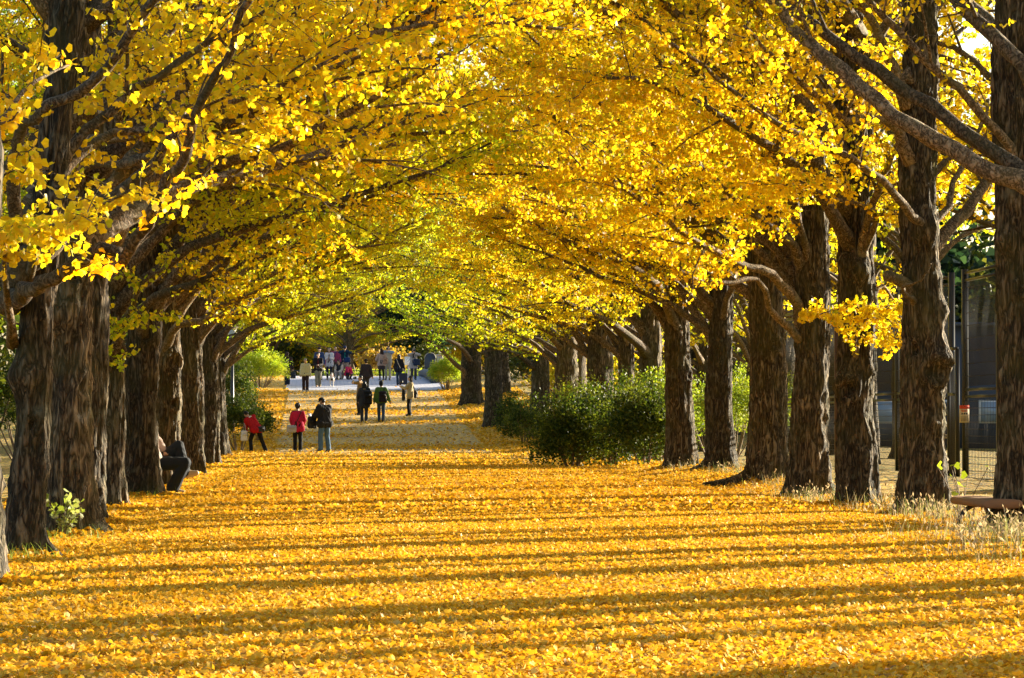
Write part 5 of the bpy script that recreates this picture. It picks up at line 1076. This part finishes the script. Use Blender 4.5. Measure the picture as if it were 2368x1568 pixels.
p = person(spot(761, 879.5), PI * .97, 1.66, 'person in a white quilted coat with dark hair, hands held before the chest', top=(.66, .62, .64), bot=(.02, .022, .045), hem=.68, hair='bob', hands=((-.06, .20, 1.18), (.08, .22, 1.14)), inner=(.10, .08, .12), bulk=1.3, legs_r=.6)
bag(p, p['L']((.23, .08, .92)), (.09, .08, .34), (.42, .02, .16), 'magenta cloth hanging at the side of the white quilted coat', name='cloth_bag')
p = person(spot(775, 879), PI * 1.05, 1.72, 'person in a plum-red sweater with a blue neckerchief behind the white coat', top=(.32, .045, .11), bot=(.16, .13, .09), hem=.82, hair='short', haircol=(.02, .015, .02), collar=(.06, .07, .22), hands=((-.26, .12, .90), (.27, .05, .84)), bulk=1.4)
bag(p, p['L']((-.26, .12, .80)), (.2, .16, .34), (.02, .025, .05), 'dark jacket carried over the arm of the plum-red sweater', name='folded_coat', cat='coat', slump=.3)
p = person(spot(797, 878.5), PI * 1.0, 1.74, 'photographer in a navy jacket with green trim, blue cap and beige trousers', top=(.012, .035, .075), bot=(.40, .35, .30), hat='cap', hatcol=(.02, .03, .10), hands=((-.08, .2, 1.5), (.08, .2, 1.5)), inner=(.02, .30, .20), elbow=((-1, -.2, -.5), (1, -.2, -.5)), feet=((-.13, 0, 0), (.13, 0, 0)), bulk=1.4, shoe=(.02, .09, .09), legs_r=1.4)
camera_held(p, 'black camera of the photographer in the navy jacket')
bag(p, p['L']((-.12, .18, 1.02)), (.36, .16, .28), (.012, .04, .14), 'blue bag slung in front of the photographer in the navy jacket', strap=[p['L']((-.1, .18, 1.1)), p['U']((.12, .02, 1.47)), p['U']((0, -.13, 1.2))])
# --- two crouching figures and the seated man
CR = dict(hip=(0, -.12, .36), feet=((-.12, .10, 0), (.12, .12, 0)), seat=True)
person(spot(784, 879.5), PI * .9, 1.60, 'person in a pale and dark coat crouching behind the plum-red sweater', top=(.03, .03, .04), sleeve=(.55, .46, .36), bot=(.45, .42, .4), lean=.35, hands=((-.1, .35, .45), (.1, .35, .45)), hair='short', haircol=(.10, .05, .03), **CR)
person(spot(804, 879.5), PI * 1.25, 1.35, 'child in a bright pink puffy jacket crouching behind the photographer in navy', top=(.62, .03, .10), bot=(.04, .02, .03), lean=.4, hands=((-.08, .38, .42), (.08, .38, .42)), hair='short', haircol=(.05, .025, .02), bulk=1.6, **CR)
sp_ = Vector((X(361, 45.6), 45.6, 0))
person(sp_, -PI / 2, 1.72, 'seated man in a pale shirt and dark jeans with one leg crossed over', top=(.40, .31, .27), bot=(.012, .017, .024), hem=.90, seat=True, hip=(0, .0, .46), lean=-.36, feet=((-.06, .40, .24), (.12, .24, .0)), pitch_feet=(.25, 0), hands=((-.14, .10, .62), (.30, .0, .70)), elbow=((-.8, .5, -.3), (.8, .7, -.2)), hair='short', shoe=(.45, .33, .22), legs_r=1.4, vox=.010, bulk=1.2, flare=1.4)
# --- the dog
def dog():
    p = spot(767, 896); t = empty('dog', p, PI); tag(t, 'white dog with a dark back on a leash, trotting down the paving', 'dog')
    m = MB(); cap(m, (0, .16, .42), (0, -.18, .43), .115, .095, 12); cap(m, (0, .20, .40), (0, .10, .38), .105, .11, 12); cap(m, (0, .22, .46), (0, .32, .60), .075, .06, 12)
    m.ball((0, .36, .65), (.068, .085, .068), 14, 10); cap(m, (0, .40, .635), (0, .49, .615), .038, .026)
    for s in (-1, 1):
        cap(m, (s * .045, .33, .69), (s * .06, .31, .76), .022, .008); fy = .04 * s
        cap(m, (s * .075, .19, .40), (s * .075, .17 + fy, .22), .05, .032); cap(m, (s * .075, .17 + fy, .22), (s * .075, .19 + fy * 1.6, .04), .027, .022); cap(m, (s * .075, .19 + fy * 1.6, .025), (s * .075, .23 + fy * 1.6, .022), .027, .022)
        cap(m, (s * .07, -.20, .40), (s * .08, -.14 - fy, .26), .065, .04); cap(m, (s * .08, -.14 - fy, .26), (s * .08, -.25 - fy, .15), .034, .025); cap(m, (s * .08, -.25 - fy, .15), (s * .08, -.22 - fy, .03), .024, .022); cap(m, (s * .08, -.22 - fy, .025), (s * .08, -.18 - fy, .022), .026, .022)
    cap(m, (0, -.26, .47), (0, -.36, .62), .03, .022); cap(m, (0, -.36, .62), (0, -.30, .72), .022, .014)
    b = remesh(m, 'body', simple('white_fur', (.62, .54, .46), .8, noise=.15, nscale=40, bump=.004), .009, 2, .003, 1, t); n = len(b.data.polygons); c = np.empty(n * 3, np.float32); b.data.polygons.foreach_get('center', c); c = c.reshape(-1, 3)
    b.data.materials.append(simple('dark_fur', (.03, .022, .02), .8)); dark = ((c[:, 2] > .45 + .02 * np.sin(c[:, 1] * 30)) & (c[:, 1] < .2) & (c[:, 1] > -.27)) | ((c[:, 2] > .66) & (np.abs(c[:, 0]) > .025)) | ((c[:, 1] > .2) & (c[:, 1] < .32) & (c[:, 2] < .42) & (c[:, 2] > .30) & (np.abs(c[:, 0]) < .06))
    b.data.polygons.foreach_set('material_index', dark.astype(np.int32))
    m = MB(); m.ball((0, .497, .625), (.018, .014, .013), 8, 6); m.build('nose', M_EYE, b)
    for s in (-1, 1): m = MB(); m.ball((s * .034, .425, .672), (.010, .008, .010), 8, 6); m.build('eye', M_EYE, b)
    bpy.context.view_layer.update(); a = np.array(t.matrix_world @ Vector((0, .26, .56))); h_ = dogw['hand'][0]
    l = empty('leash', tuple(a)); tag(l, 'thin pale leash from the white dog to its walker', 'leash'); m = MB(); q = (h_ - a)
    m.tube(resample([q * 0, q * .5 + [0, 0, -.06], q], 12), .008, 5); m.build('cord', simple('leash_cord', (.35, .33, .32), .6), l); m = MB(); m.tube(np.array([[.075 * math.cos(u), .03 * math.sin(u), .02 + .075 * math.sin(u)] for u in np.linspace(0, 2 * PI, 13)]), .010, 6); m.build('collar', simple('collar', (.3, .03, .03), .5), l)
dog()
print('objects', len(bpy.data.objects), 'tris', sum(len(m.polygons) for m in bpy.data.meshes))
